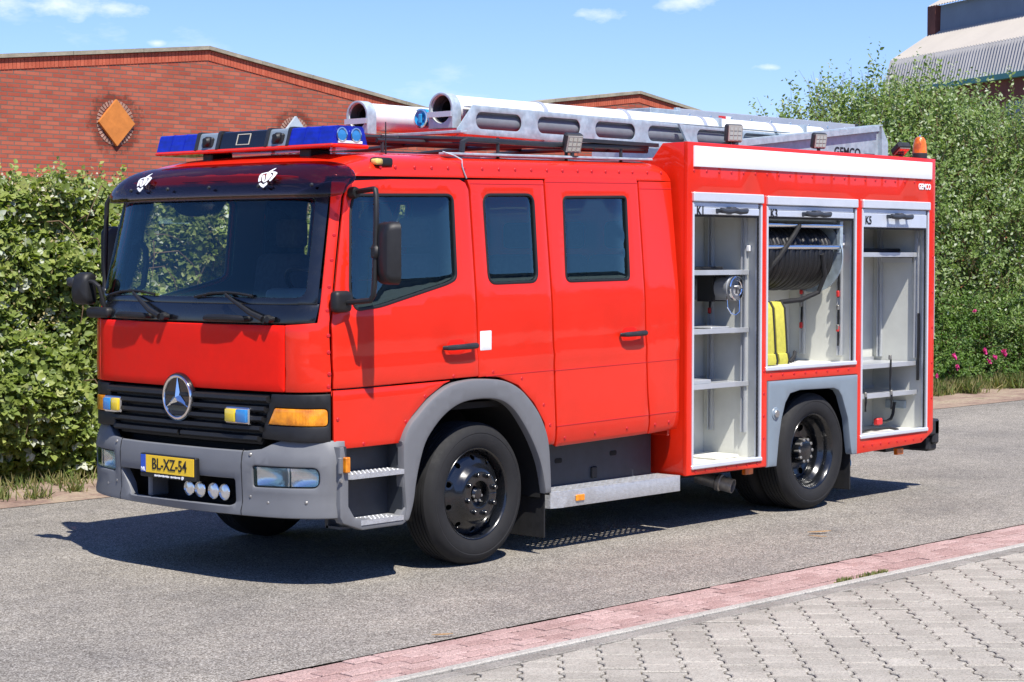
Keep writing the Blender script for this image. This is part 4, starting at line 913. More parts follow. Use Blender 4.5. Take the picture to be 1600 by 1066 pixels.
ao = crom([(-.735, .45), (-.752, .62), (-.757, .80), (-.748, .875), (-.70, .955)]+ao[4:])
ai = crom(ai+[(-.60, .745), (-.640, .61), (-.665, .48), (-.70, .385), (-.72, .362)])
arch_poly = ao+ai+[(-.745, .37)]
for sg in (-1, 1):
    vf = panel(lambda u, v: (u, -1.205, v), arch_poly, [], .055, .016, .05, (0, -1, 0)); vf = vf if sg < 0 else mirror(vf)
    fa = G().add(*vf).build('wheel_arch', 'grey_plastic', TR)
    # dark inner mudguard
    R_ = .615; g = G(); vs = []; fs = []; n = 26
    for k in range(n+1):
        a = math.radians(-8+200*k/n); 
        for yy in (-1.15, -.62): vs.append((-.03+R_*1.0*math.cos(a), sg*-yy if sg > 0 else yy, .475+R_*math.sin(a)))
    fs = [(2*k, 2*k+1, 2*k+3, 2*k+2) for k in range(n)]; g.add(vs, fs); g.build('inner_mudguard', 'black_matt', fa)
    y0, y1 = (-1.165, -.80) if sg < 0 else (.80, 1.165)
    G().box(.605, .617, y0, y1, .115, .62, .004).build('mud_flap', 'rubber', fa)
G().box(-1.30, -1.21, -1.04, 1.04, .47, 1.22).build('grille_dark_filler', 'black_matt', TR)  # dark filler box, added to close the see-through gap beside the grille
G().box(-.85, .64, -.62, .62, .55, 1.03).build('engine_tunnel', 'black_matt', TR)
# --- wheels -------------------------------------------------------------------
def wheel(x, y, sg, rear):
    w = G(); R = .463; prof = []
    # w axis: outward = -1*sg ; profile (r, offset inboard)
    prof = [(.298, .010), (.300, -.002), (.312, -.010), (.345, -.022), (.385, -.022), (.392, -.0195), (.397, -.022), (.420, -.015), (.440, .002), (.452, .020), (R-.004, .028)]
    tw = .235
    for gx in (.055, .085, .117, .149, .181): prof += [(R, gx-.008), (R, gx-.004), (R-.009, gx-.0035), (R-.009, gx+.0035), (R, gx+.004)]
    prof += [(R, tw-.03), (.452, tw-.02), (.42, tw), (.36, tw+.01), (.30, tw-.01)]
    ax = (0, -sg, 0)   # inboard direction
    w.lathe(prof, (x, y, R), ax, 72); wh = empty('wheel'); wh.parent = TR
    ty = w.build('tyre', 'rubber', wh, 28)
    def disc(prof2, holes, rmid, name, mt, dr):
        pr = np.array(prof2); 
        def srf(u, r):
            th = u/rmid; o = float(np.interp(r, pr[:, 0], pr[:, 1])); return (x+r*math.cos(th), y-sg*o, R+r*math.sin(th))
        r0, r1 = pr[0, 0], pr[-1, 0]; hs = []
        nh, rh, hr = holes
        for k in range(nh):
            t = (k+.5)*2*math.pi/nh; hs.append([(t*rmid+hr*math.cos(a*math.pi/7)*rmid/rh, rh+hr*math.sin(a*math.pi/7)) for a in range(14)])
        vf = panel(srf, [(0, r0), (2*math.pi*rmid, r0), (2*math.pi*rmid, r1), (0, r1)], hs, .012, .003, dr, (0, sg, 0)); return G().add(*vf).build(name, mt, wh, 40)
    rm = G()
    if not rear:
        rm.lathe([(.302, .012), (.303, .0), (.297, -.006), (.291, -.003), (.284, .012), (.274, .05), (.270, .07)], (x, y, R), ax, 64); rm.build('rim', 'black_gloss', wh, 50)
        disc([(.085, -.035), (.150, -.037), (.165, -.033), (.176, -.018), (.186, .004), (.20, .014), (.225, .025), (.25, .040), (.274, .062)], (10, .236, .018), .19, 'wheel_disc', 'black_gloss', .018)
        G().lathe([(0, .03), (.286, .09)], (x, y, R), ax, 40).build('wheel_back', 'black_matt', wh)
        h = G(); h.lathe([(.088, -.035), (.082, -.02), (.080, .02), (.05, .022), (.045, -.005), (.03, -.02), (0, -.022)], (x, y, R), ax, 32); h.build('hub', 'black_gloss', wh)
        h = G()
        for k in range(6): a = k*math.pi/3; h.lathe([(.009, .01), (.009, -.018), (0, -.02)], (x+.036*math.cos(a), y, R-.012+.036*math.sin(a)), ax, 8)
        h.build('hub_bolt', 'hub_metal', wh, 32, 'stuff')
        for k in range(8):
            a = (k+.35)*2*math.pi/8; h = G(); h.lathe([(.021, -.034), (.020, -.040), (.0155, -.041), (.0155, -.062), (.012, -.066), (0, -.067)], (x+.130*math.cos(a), y, R+.130*math.sin(a)), ax, 12); h.build('wheel_nut', 'black_gloss', wh)
    else:
        rm.lathe([(.302, .012), (.303, .0), (.297, -.006), (.291, -.003), (.283, .01), (.272, .03), (.266, .055), (.262, .075), (.238, .09), (.232, .12), (.229, .15)], (x, y, R), ax, 64); rm.build('rim', 'black_gloss', wh, 50)
        disc([(.075, .165), (.14, .162), (.16, .160), (.19, .150), (.215, .145), (.232, .15)], (8, .185, .026), .16, 'wheel_disc', 'black_gloss', .02)
        G().lathe([(0, .19), (.26, .20)], (x, y, R), ax, 40).build('wheel_back', 'black_matt', wh)
        h = G(); h.lathe([(.105, .165), (.10, .10), (.095, .07), (.085, .055), (.06, .048), (0, .046)], (x, y, R), ax, 32); h.build('hub', 'black_gloss', wh)
        for k in range(10):
            a = k*2*math.pi/10; h = G(); h.lathe([(.014, .10), (.014, .052), (.010, .048), (0, .047)], (x+.088*math.cos(a), y, R+.088*math.sin(a)), ax, 8); h.build('wheel_nut', 'hub_metal', wh)
        w = G(); q = [(r, o+.275) for r, o in prof]; w.lathe(q, (x, y, R), ax, 56); w.build('inner_tyre', 'rubber', wh, 28)
    return wh
for sg in (-1, 1):
    wheel(0, sg*1.105, sg, False); wheel(3.86, sg*1.135, sg, True)
# --- chassis -------------------------------------------------------------------
g = G()
for yy in (-.42, .42): g.box(-1.3, 5.75, yy-.04, yy+.04, .58, .80)
g.box(-.06, .06, -.9, .9, .40, .52); g.box(3.74, 3.98, -.75, .75, .36, .56); g.box(.66, 2.1, -.86, .86, .45, .72); g.box(2.2, 3.1, -.62, .62, .38, .72); g.box(2.2, 3.1, -1.0, -.62, .36, .43); g.box(4.5, 5.6, -.62, .62, .44, .72); g.box(4.5, 5.6, -1.0, -.62, .40, .50); g.box(-1.2, -.7, -1.0, 1.0, .42, 1.0)  # axles, then dark underbody boxes added to stop light passing beneath
g.build('chassis_and_light_stops', 'black_matt', TR)
sbd = G().box(.66, 2.05, -.94, -.91, .40, .78, .004).build('storage_board', 'dark_panel', TR)
for (x, z) in ((1.02, .59), (1.62, .60)): G().add(*panel(lambda u, v: (u, -.9415, v), rrect(x-.05, x+.03, z-.018, z+.018, .015), [], .004, .001, .1, (0, -1, 0))).build('board_slot', 'black_matt', sbd)
G().box(1.36, 1.42, -.955, -.935, .44, .52, .006).build('board_latch', 'black_plastic', sbd)
G().box(.655, .66, -1.165, -.6, .40, .72).build('wheel_well_wall', 'black_matt', TR)
# running board of aluminium tread plate, perforated
rb = empty('running_board'); rb.parent = TR
g = G(); g.prism([(.665, -1.05), (.70, -1.135), (.80, -1.165), (2.10, -1.165), (2.10, -1.04), (.665, -1.04)], lambda u, v, w: (u, v, w), .300, .412); 
hs = []
tb = G().add(*panel(lambda u, v: (u, v, .416), [(.667, -1.045), (.70, -1.137), (.80, -1.167), (2.102, -1.167), (2.102, -.90), (.667, -.90)], [[(x+.013*math.cos(a*math.pi/4), y+.013*math.sin(a*math.pi/4)) for a in range(8)] for x in np.arange(.80, 2.05, .0625) for y in (-1.125, -1.08, -1.035, -.99)], .006, .001, .06, (0, 0, 1), back=True)).build('tread_plate', 'alu_tread', rb)
fr = G().add(*panel(lambda u, v: (u, -1.167, v), rrect(.80, 2.102, .302, .412, .003), [], .012, .003, .2, (0, -1, 0), back=True)).build('front_fascia', 'alu_tread', rb)
g = G(); g.prism([(.667, -1.045), (.70, -1.137), (.80, -1.167), (.80, -1.155), (.71, -1.127), (.679, -1.04)], lambda u, v, w: (u, v, w), .302, .412); g.build('end_plate', 'alu_tread', rb)
G().box(.925, 1.015, -1.178, -1.166, .335, .378, .004).build('side_marker', 'amber_lens', rb)
for x in (.9, 1.45, 2.0): G().box(x-.02, x+.02, -1.15, -.86, .345, .400).build('board_bracket', 'dark_panel', rb)
# --- equipment body -----------------------------------------------------------
BY = -1.2; BX0, BX1 = 2.136, 5.622
flat = lambda u, v: (u, BY, v)
K1 = (2.197, 3.062, .462, 2.462); K3 = (3.130, 4.380, 1.142, 2.455); K5 = (4.470, 5.512, .532, 2.455)
rect = lambda a: [(a[0], a[2]), (a[1], a[2]), (a[1], a[3]), (a[0], a[3])]
side_o = [(BX0, .409), (3.147, .398), (3.147, 1.052), (4.415, 1.052), (4.415, .402), (5.43, .425), (BX1-.01, .505), (BX1, .53), (BX1, 2.83), (BX0, 2.83)]
bside = P2('body_side', panel(flat, side_o, [rect(K1), rect(K3), rect(K5)], .035, .008, .25, (0, -1, 0)), 'red_paint', TR, both=False)[0]
vf = panel(flat, side_o, [], .035, .008, .25, (0, -1, 0)); bfar = G().add(*mirror(vf)).build('body_side', 'red_paint', TR)
# front wall with chamfered raised edges, rear wall, roof, parapets
g = G(); fw = [(-1.198, .411), (-.80, .411), (-.80, .60), (.80, .60), (.80, .411), (1.198, .411), (1.198, 2.828), (.968, 2.826), (.877, 2.722), (-.877, 2.722), (-.968, 2.826), (-1.198, 2.828)]
g.add(*panel(lambda u, v: (BX0+.001, u, v), fw, [], .03, .004, .3, (-1, 0, 0))); g.build('body_front', 'red_paint', TR)
g = G(); g.add(*panel(lambda u, v: (BX1-.001, u, v), [(-1.19, .53), (1.19, .53), (1.19, 2.80), (-1.19, 2.80)], [], .03, .004, .3, (1, 0, 0))); g.build('body_rear', 'red_paint', TR)
for sg in (-1, 1):
    g = G(); g.prism([(-1.196*-sg, 2.70), (-1.196*-sg, 2.826), (-.968*-sg, 2.824), (-.879*-sg, 2.722), (-.879*-sg, 2.70)], lambda u, v, w: (w, u, v), BX0+.02, BX1-.005); g.build('roof_edge', 'red_paint', TR)
G().box(BX0+.03, BX1-.03, -.88, .88, 2.69, 2.715).build('body_roof', 'galvanised', TR)
G().box(BX0+.03, BX1-.03, -.48, .48, .55, 2.68).build('body_core', 'locker', TR)
G().box(BX0+.03, BX1-.03, .55, 1.16, 1.08, 2.68).build('far_lockers', 'locker', TR)
# white band, maker's name, plugs
G().add(*panel(lambda u, v: (u, BY-.012, v), [(2.200, 2.652), (5.548, 2.655), (5.548, 2.797), (2.200, 2.802)], [], .014, .003, .4, (0, -1, 0))).build('white_band', 'white_tape', bside)
text('maker_name', 'GEMCO', .066, (5.44, BY-.003, 2.588), (1, 0, 0), (0, 0, 1), 'white_print', bside, sx=.86, bold=.0022)
plugs(bside, [(2.21+.1535*i, BY-.001, 2.622) for i in range(22)]+[(2.24+.13*i, BY-.001, .436) for i in range(7)]+[(3.20+.155*i, BY-.001, 1.095) for i in range(8)]+[(4.52+.13*i, BY-.001, .462) for i in range(8)]+[(3.104, BY-.001, .62+.17*i) for i in range(4)]+[(5.588, BY-.001, .8+.3*i) for i in range(6)])
# grey wheel surround with filler cap
gp = [(3.150, .394), (3.270, .393), (3.30, .60), (3.335, .75), (3.385, .875), (3.449, .943), (3.59, .963), (4.06, .955), (4.130, .935), (4.180, .885), (4.271, .70), (4.305, .52), (4.325, .42), (4.34, .405), (4.412, .405), (4.412, 1.048), (3.150, 1.050)]
wa = G().add(*panel(lambda u, v: (u, BY-.010, v), gp, [], .06, .012, .08, (0, -1, 0))).build('wheel_surround', 'grey_panel', TR)
g = G(); g.lathe([(0, -.014), (.030, -.014), (.034, -.006), (.046, -.004), (.052, .004), (.056, .01)], (3.245, BY-.012, .80), (0, 1, 0), 28); g.build('filler_cap', 'grey_panel', wa)
g = G(); g.lathe([(0, -.018), (.026, -.0175), (.031, -.010)], (3.245, BY-.012, .80), (0, 1, 0), 20); g.build('cap_centre', 'exhaust', wa)
g = G(); g.box(3.16, 4.42, -.58, -.54, .40, 1.10); g.box(3.10, 3.14, -1.16, -.5, .42, 1.10); g.box(4.42, 4.46, -1.16, -.5, .42, 1.10); g.box(3.12, 4.44, -1.16, -.5, 1.06, 1.08); g.build('rear_wheel_well', 'black_matt', TR)
G().box(4.36, 4.375, -1.17, -.66, .115, .62, .004).build('rear_mud_flap', 'rubber', TR)
# --- lockers --------------------------------------------------------------------
def locker(k, name, depthy, floor_m='locker_floor'):
    x0, x1, z0, z1 = k; d = depthy
    e = empty(name); e.parent = TR
    y0 = BY+.035
    # each wall its own piece
    G().box(x0-.03, x1+.03, d, d+.015, z0-.02, z1+.05).build('back_wall', 'locker', e)
    G().box(x0-.035, x0-.02, y0, d-.001, z0-.02, z1+.05).build('front_wall', 'locker', e)
    G().box(x1+.008, x1+.023, y0, d-.001, z0-.02, z1+.05).build('rear_wall', 'locker', e)
    G().box(x0-.02, x1+.008, y0-.012, d-.001, z0-.016, z0+.004).build('locker_floor', floor_m, e)
    G().box(x0-.02, x1+.008, y0, d-.001, z1+.02, z1+.035).build('ceiling', 'locker', e)
    # frame: silver guides, black brush, sill, shutter box
    for (a, b, c_, f) in ((x0-.004, x0+.016, z0, z1-.07), (x1-.016, x1+.004, z0, z1-.07)):
        G().box(a, b, BY-.006, BY+.05, c_, f, .003).build('shutter_guide', 'silver_strip', e)
    G().box(x1-.036, x1-.017, BY+.010, BY+.020, z0+.01, z1-.08, .002).build('guide_brush', 'black_plastic', e)
    tz = G(); 
    for i in range(int((z1-z0-.2)/.035)): tz.box(x1-.032, x1-.024, BY+.007, BY+.012, z0+.04+i*.035, z0+.058+i*.035)
    tz.build('brush_rivets', 'dark_panel', e, 32, 'stuff')
    G().box(x0-.01, x1+.01, BY-.014, BY+.05, z0-.012, z0+.020, .006).build('sill', 'silver_strip', e)
    G().box(x0-.006, x1+.006, BY-.020, BY+.06, z1-.062, z1+.006, .006).build('shutter_box', 'silver_strip', e)
    return e
def shutter(e, k, drop, label):
    x0, x1, z0, z1 = k; zt = z1-.066; s_ = empty('roller_shutter'); s_.parent = TR
    G().box(x0+.004, x1-.038, BY+.002, BY+.03, zt-.034, zt, .004).build('slat', 'shutter', s_)
    G().box(x0+.004, x1-.038, BY-.004, BY+.03, zt-.034-drop, zt-.037, .004).build('slat', 'shutter', s_)
    G().box(x0+.004, x1-.038, BY+.004, BY+.03, zt-.050-drop, zt-.036-drop, .004).build('slat', 'rubber_seal', s_)
    xm = (x0+x1)/2-.0; h = G(); zz = zt-.055
    h.tube([(xm-.17, BY-.055, zz+.006), (xm-.15, BY-.058, zz-.004), (xm-.06, BY-.060, zz-.008), (xm, BY-.060, zz+.0), (xm+.06, BY-.060, zz-.008), (xm+.15, BY-.058, zz-.004), (xm+.17, BY-.055, zz+.006)], [.012, .02, .021, .021, .021, .02, .012], 10)
    h.box(xm-.03, xm+.03, BY-.06, BY, zz-.022, zz+.026, .006); h.box(xm-.16, xm-.135, BY-.055, BY, zz-.02, zz+.012, .004); h.box(xm+.135, xm+.16, BY-.055, BY, zz-.02, zz+.012, .004)
    h.build('bar_handle', 'dark_panel', s_)
    text('locker_number', label, .092, (x0+.085, BY-.0065, zt-.036-drop*.52), (1, 0, 0), (0, 0, 1), 'black_print', s_, sx=.92, bold=.0016)
def shelf(e, x0, x1, yf, yb, z, lip=.032):
    g = G(); g.box(x0, x1, yf, yb, z-.006, z, .001); g.box(x0, x1, yf-.004, yf+.004, z-lip, z+.006, .002); g.box(x0, x1, yb-.01, yb-.004, z, z+.03); return g.build('shelf', 'aluminium', e)
def rail(e, x, y, z0, z1):
    g = G(); g.box(x-.03, x, y-.022, y-.012, z0, z1); g.box(x-.03, x, y+.012, y+.022, z0, z1); g.box(x-.008, x-.001, y-.02, y+.02, z0, z1); g.build('c_rail', 'aluminium', e)
k1 = locker(K1, 'locker', -.66); shutter(k1, K1, .055, 'K1')
for z in (1.895, 1.458, 1.050): shelf(k1, K1[0]-.015, K1[1]-.002, -1.085, -.67, z)
for y in (-.735, -1.045): rail(k1, K1[1]+.007, y, .66, 2.40)
G().box(K1[1]-.02, K1[1]+.007, -1.10, -1.07, 2.04, 2.085, .004).build('light_switch', 'white_tape', k1)
tr_ = G(); tr_.box(2.35, 2.85, -1.0, -.75, 1.900, 1.925, .006); tr_.build('shelf_mat', 'black_plastic', k1)
G().box(2.62, 2.85, -1.06, -.80, 1.463, 1.475, .004).build('shelf_insert', 'aluminium', k1); G().box(2.40, 2.62, -1.06, -.80, 1.054, 1.085, .004).build('shelf_insert', 'aluminium', k1)
G().box(2.75, 3.04, -1.02, -.72, .467, .492, .01).build('floor_grid', 'locker_floor', k1)
k3 = locker(K3, 'locker', -.56); shutter(k3, K3, .050, 'K3')
for y in (-.70, -1.055): rail(k3, K3[1]+.007, y, 1.20, 2.36)
k5 = locker(K5, 'locker', -.66); shutter(k5, K5, .115, 'K5')
for z in (2.030, 1.108, .862): shelf(k5, K5[0]-.015, K5[1]-.002, -1.10, -.67, z)
for y in (-.735, -1.10): rail(k5, K5[1]+.007, y, 1.14, 2.40)
G().box(4.6, 5.48, -.95, -.75, 2.036, 2.07, .006).build('shelf_mat', 'black_plastic', k5)
G().box(5.50, 5.515, -1.05, -.72, 1.95, 1.99).build('cross_rail', 'aluminium', k5)
G().box(5.495, 5.517, -1.0, -.80, .70, .77, .006).build('vent', 'galvanised', k5)
def strap(e, x, y, z, ln=.16, red=True):
    g = G(); g.tube([(x, y, z), (x-.012, y-.004, z-ln*.4), (x-.004, y+.004, z-ln*.75), (x-.01, y, z-ln)], [.007, .010, .006, .008], 6); o = g.build('strap', 'black_plastic', TR)
    if red: G().box(x-.024, x-.006, y-.014, y+.014, z-ln*.98, z-ln*.72, .006).build('strap_clip', 'red_clip', o)
    G().box(x-.026, x-.004, y-.012, y+.012, z-.01, z+.03, .004).build('strap_buckle', 'hub_metal', o)
for (y, z, l) in ((-.70, 1.83, .14), (-.70, 1.60, .19), (-1.055, 1.87, .20), (-1.055, 1.58, .19), (-1.055, 1.42, .14)): strap(k3, K3[1]-.02, y, z, l, z != 1.42)
g = G(); g.tube([(K3[1]-.03, -.90, 1.985), (K3[1]-.03, -1.0, 1.99), (K3[1]-.03, -1.07, 1.985)], .016, 8); g.build('strap', 'black_plastic', k3)
G().box(K3[1]-.04, K3[1]-.015, -1.08, -1.03, 1.96, 2.02, .006).build('strap_clip', 'red_clip', k3)
sb_ = G().box(K3[1]-.06, K3[1]+.005, -1.095, -1.005, 2.085, 2.185, .01).build('switch_box', 'white_tape', TR)
g = G(); g.cyl((K3[1]-.062, -1.05, 2.135), (K3[1]-.085, -1.05, 2.135), .02, n=12); g.build('switch_knob', 'black_plastic', sb_)
g = G(); g.tube([(K3[1]-.03, -1.0, 2.12), (K3[1]-.04, -.93, 2.15), (K3[1]-.04, -.90, 2.24), (K3[1]-.04, -.90, 2.36)], .010, 6); g.build('cable', 'black_plastic', k3)
G().box(K3[1]-.10, K3[1]+.005, -1.06, -.80, 2.26, 2.40, .01).build('junction_box', 'galvanised', k3)
for (x, z, y) in ((4.80, 1.15, -1.108), ): strap(k5, x+.28, y, z, .26, False)
for x in (4.70, 5.10): strap(k5, x, -1.108, .855, .13, False)
g = G(); g.tube([(5.40, -.95, .76), (5.38, -.95, .66), (5.33, -.96, .62), (5.22, -.98, .605), (5.10, -1.0, .615)], .014, 8); hs_ = g.build('strap', 'black_plastic', TR); G().box(5.03, 5.11, -1.02, -.97, .585, .645, .01).build('strap_clip', 'red_clip', hs_)
g = G(); g.tube([(4.55, -1.08, .545), (4.8, -1.02, .55), (4.95, -1.0, .555), (5.15, -1.06, .56), (5.22, -1.10, .545)], .011, 6); g.build('strap', 'black_plastic', k5)
g = G(); g.tube([(K5[1]-.015, -1.12, 1.52), (K5[1]-.02, -1.125, 1.3), (K5[1]-.018, -1.12, 1.12), (K5[1]-.02, -1.12, .95)], .012, 6); g.build('strap', 'black_plastic', k5)
strap(k1, K1[1]-.02, -.74, 1.73, .17)
# hose reel in the middle locker
hr = empty('hose_reel'); hr.parent = TR
cx, cy, cz = 3.78, -.90, 2.00
g = G(); g.lathe([(.10, -.60), (.10, .42)], (cx, cy, cz), (1, 0, 0), 24, True, True); g.build('reel_core', 'dark_panel', hr)
g = G(); R1 = .235
for i in range(22):
    xx = cx-.58+.045*i-.03; n = 40; m = 8; rr = R1+.006*((i*7) % 3-1); vs = []
    for k in range(n):
        t = 2*math.pi*k/n
        for j in range(m):
            p = 2*math.pi*j/m; q = rr+.026*math.cos(p); vs.append((xx+.026*math.sin(p)+.01*math.sin(t), cy+q*math.cos(t), cz+q*math.sin(t)))
    g.add(vs, [(k*m+j, k*m+(j+1) % m, ((k+1) % n)*m+(j+1) % m, ((k+1) % n)*m+j) for k in range(n) for j in range(m)])
g.build('hose_coil', 'hose_black', hr, 60)
g = G(); g.lathe([(.10, .42), (.27, .43), (.285, .425), (.287, .435), (.27, .445), (.10, .45)], (cx, cy, cz), (1, 0, 0), 40); g.build('reel_flange', 'galvanised', hr)
for z in (2.245, 2.075): g = G(); g.lathe([(.022, -.66), (.022, .46)], (cx, -1.145, z), (1, 0, 0), 14, True, True); g.build('hose_roller', 'chrome', hr)
g = G()
for x in (cx-.62, cx+.445): g.box(x-.02, x+.02, -1.165, -1.125, 2.03, 2.285, .004)
g.box(cx-.66, cx+.48, -1.13, -.98, 2.275, 2.305, .004); g.build('roller_frame', 'galvanised', hr)
g = G(); g.tube([(3.62, -1.17, 2.245), (3.55, -1.172, 2.18), (3.45, -1.17, 2.09), (3.36, -1.16, 2.00), (3.25, -1.13, 1.90), (3.18, -1.05, 1.80)], [.015, .019, .019, .02, .02, .02], 8); g.build('hose_end', 'rubber', hr)
g = G(); g.tube([(3.93, -1.17, 2.02), (3.99, -1.16, 1.85), (3.96, -1.12, 1.72), (3.82, -1.05, 1.66), (3.62, -1.0, 1.645), (3.45, -.98, 1.60)], .02, 8); g.build('hose_loop', 'rubber', hr)
g = G(); g.box(4.235, 4.30, -1.10, -1.0, 2.02, 2.10, .01); g.cyl((4.24, -.95, 1.96), (4.33, -.95, 1.96), .04); g.build('reel_motor', 'galvanised', hr)
# things carried in the lockers
fh = empty('folded_hose', 'bright yellow flat hose folded upright in the middle locker below the reel', 'hose')
for i, (xa, off) in enumerate(((3.245, 0), (3.425, .015))):
    pth = [(-1.115+off, 1.165), (-1.118+off, 1.22), (-1.105+off, 1.42), (-1.09+off, 1.60), (-1.06+off, 1.648), (-1.01+off, 1.652), (-.985+off, 1.60), (-.975+off, 1.40), (-.97+off, 1.17)]
    pth2 = [(-1.135+off, 1.167), (-1.14+off, 1.20), (-1.13+off, 1.245), (-1.10+off, 1.26)]
    for nm, P, w_ in (('hose_fold', pth, .128), ('hose_fold', pth2, .12)):
        g = G(); poly = [(a, b) for a, b in P]+[(a+.012, b-.002) for a, b in reversed(P)]
        g.prism(poly, lambda u, v, w: (w, u, v), xa, xa+w_); g.build(nm, 'yellow_hose', fh, 40)
        g = G(); g.tube([(xa+w_, a-.002, b) for a, b in P], .009, 6); g.build('hose_edge', 'hose_edge', fh)
g = G(); g.tube([(3.60, -1.10, 1.18), (3.64, -1.11, 1.22), (3.68, -1.09, 1.25), (3.72, -1.06, 1.22), (3.70, -1.05, 1.18)], .016, 8); g.build('hose_strap', 'hose_edge', fh)
ca = empty('grey_canister', 'grey metal cylinder with round bright lid under the top shelf of locker K1', 'cylinder')  # closed canister with a chrome lid; it gives no light
g = G(); g.lathe([(.078, 0), (.092, .005), (.092, .34), (.098, .345), (.098, .37), (.092, .375), (.092, .39)], (2.885, -.70, 1.762), (0, -1, 0), 32, True); g.build('body', 'grey_cylinder', ca)
g = G(); g.lathe([(.094, .39), (.094, .402), (.086, .407), (.060, .407), (.055, .402), (0, .404)], (2.885, -.70, 1.762), (0, -1, 0), 32); g.build('lid', 'chrome', ca)
g = G(); g.box(2.875, 2.895, -1.118, -1.104, 1.72, 1.77, .004); g.cyl((2.885, -1.10, 1.77), (2.885, -1.125, 1.77), .014, n=10); g.build('latch', 'hub_metal', ca)
g = G(); g.tube([(2.81, -1.06, 1.71), (2.80, -1.075, 1.62), (2.83, -1.085, 1.575), (2.88, -1.09, 1.56), (2.93, -1.09, 1.585), (2.945, -1.08, 1.68)], .005, 5); g.build('chain', 'chrome', ca)
for xx in (2.79, 2.955): G().box(xx, xx+.025, -.95, -.80, 1.66, 1.89).build('bracket', 'black_plastic', ca)
# --- below and behind the body ---------------------------------------------------
g = G(); g.lathe([(.055, 0), (.055, .16), (.066, .17), (.066, .20), (.055, .205), (.055, .30), (.05, .30), (.05, .20)], (2.82, -.78, .325), (.28, -.93, -.22), 20); g.build('exhaust_pipe', 'exhaust', TR)
for (x, z) in ((2.98, .395), (5.16, .385)): G().box(x-.05, x+.05, -1.16, -1.12, z-.045, z+.010, .006).build('side_marker', 'amber_lens_side', TR)
g = G(); g.lathe([(.03, .1), (.045, .1), (.045, .03), (.055, .03), (.055, .005), (.045, -.01), (.03, -.01), (.028, .02), (0, .02)], (4.56, -1.02, .305), (0, 1, 0), 20); g.build('hose_coupling', 'blue_cap', TR)
g = G(); g.tube([(4.56, -1.01, .25), (4.57, -1.02, .20), (4.55, -1.02, .14)], .005, 5); g.build('coupling_chain', 'chrome', TR)
rbm = G(); rbm.box(BX1+.005, BX1+.25, -1.12, -.90, .46, .60, .015); rbm.box(BX1+.16, BX1+.25, -1.12, -.9, .38, .60, .02); rbm.box(5.35, BX1+.20, -.9, -.78, .33, .45); rbm.box(BX1+.12, BX1+.28, -1.08, .95, .32, .46, .02)
rbm.box(BX1+.005, BX1+.25, .90, 1.12, .46, .60, .015); rbm.build('rear_bumper', 'dark_trim', TR)
G().box(BX1+.002, BX1+.03, -1.13, -1.10, .5, .62, .005).build('tail_lamp', 'red_clip', TR)
G().box(BX1+.003, BX1+.012, -1.196, -1.15, 1.30, 2.0, .002).build('grab_rail', 'aluminium', TR)
# --- light bar ------------------------------------------------------------------
lb = TR
def barsec(g, y0, y1, xa=-1.035, xb=-.735, z0=2.695, z1=2.808, taper=.035, r=.02):
    P = round_poly([(xa, z0), (xb, z0), (xb-taper, z1), (xa+taper, z1)], [.004, .004, r, r], 4); g.prism(P, lambda u, v, w: (u, w, v), y0, y1)
g = G(); g.box(-1.045, -.725, -.872, .872, 2.672, 2.695, .008); g.build('bar_base', 'red_paint', lb)
for (a, b) in ((-.862, -.455), (.455, .862)):
    g = G(); barsec(g, a, b); o = g.build('blue_lamp', 'blue_lens', lb, 40)
    for t in (.33, .66):
        yy = a+(b-a)*t; gg = G(); barsec(gg, yy-.0025, yy+.0025, -1.037, -.733, 2.696, 2.810); gg.build('lamp_rib', 'blue_lens', o)
for (a, b) in ((-.45, -.245), (.235, .45)):
    g = G(); barsec(g, a, b, -1.03, -.74); o = g.build('siren_housing', 'grey_panel', lb, 40)
    for yy in (a, b): gg = G(); barsec(gg, yy-.012, yy+.012, -1.042, -.728, 2.695, 2.816); gg.build('housing_rim', 'dark_trim', o)
    gg = G(); yc = (a+b)/2; gg.lathe([(0, -.03), (.022, -.028), (.034, -.01), (.036, .03)], (-1.02, yc, 2.748), (1, 0, 0), 18); gg.box(-1.03, -1.0, yc-.055, yc+.055, 2.705, 2.775, .01); gg.build('siren_horn', 'black_plastic', o)
g = G(); barsec(g, -.235, .225, -1.032, -.738); cm = g.build('centre_module', 'black_gloss', lb, 40)
g = G(); g.add(*panel(lambda u, v: (-1.034+.035*(v-2.695)/.113-.002, u, v), [(-.075, 2.716), (.055, 2.716), (.055, 2.788), (-.075, 2.788)], [[(-.068, 2.721), (.048, 2.721), (.048, 2.783), (-.068, 2.783)]], .003, .0005, .2, (-1, 0, 0))); g.build('module_frame', 'pale_frame', cm)
for xx in (-.955, -.835):
    g = G(); g.lathe([(.040, 0), (.046, -.004), (.046, -.008), (.038, -.009)], (xx, -.862, 2.752), (0, 1, 0), 24); g.build('end_lamp_ring', 'chrome', lb)
    g = G(); g.lathe([(0, -.006), (.038, -.004)], (xx, -.862, 2.752), (0, 1, 0), 20); g.build('end_lamp', 'strobe_blue', lb)
G().box(-.985, -.78, -.868, -.86, 2.699, 2.716, .002).build('type_label', 'white_tape', lb)
for yy in (-.55, .40): G().box(-.98, -.80, yy-.05, yy+.05, 2.60, 2.675, .008).build('bar_foot', 'black_plastic', lb)
g = G(); g.tube([(-.66, -.95, 2.64), (-.66, -.95, 2.70), (-.655, -.945, 2.84)], [.007, .005, .004], 6); g.build('antenna', 'black_plastic', TR)
ml = G().box(-.87, -.72, -1.085, -1.015, 2.555, 2.61, .018, seg=3).build('marker_lamp', 'black_plastic', TR); G().box(-.875, -.815, -1.092, -1.03, 2.562, 2.602, .014, seg=3).build('marker_lens', 'yellow_lens', ml)
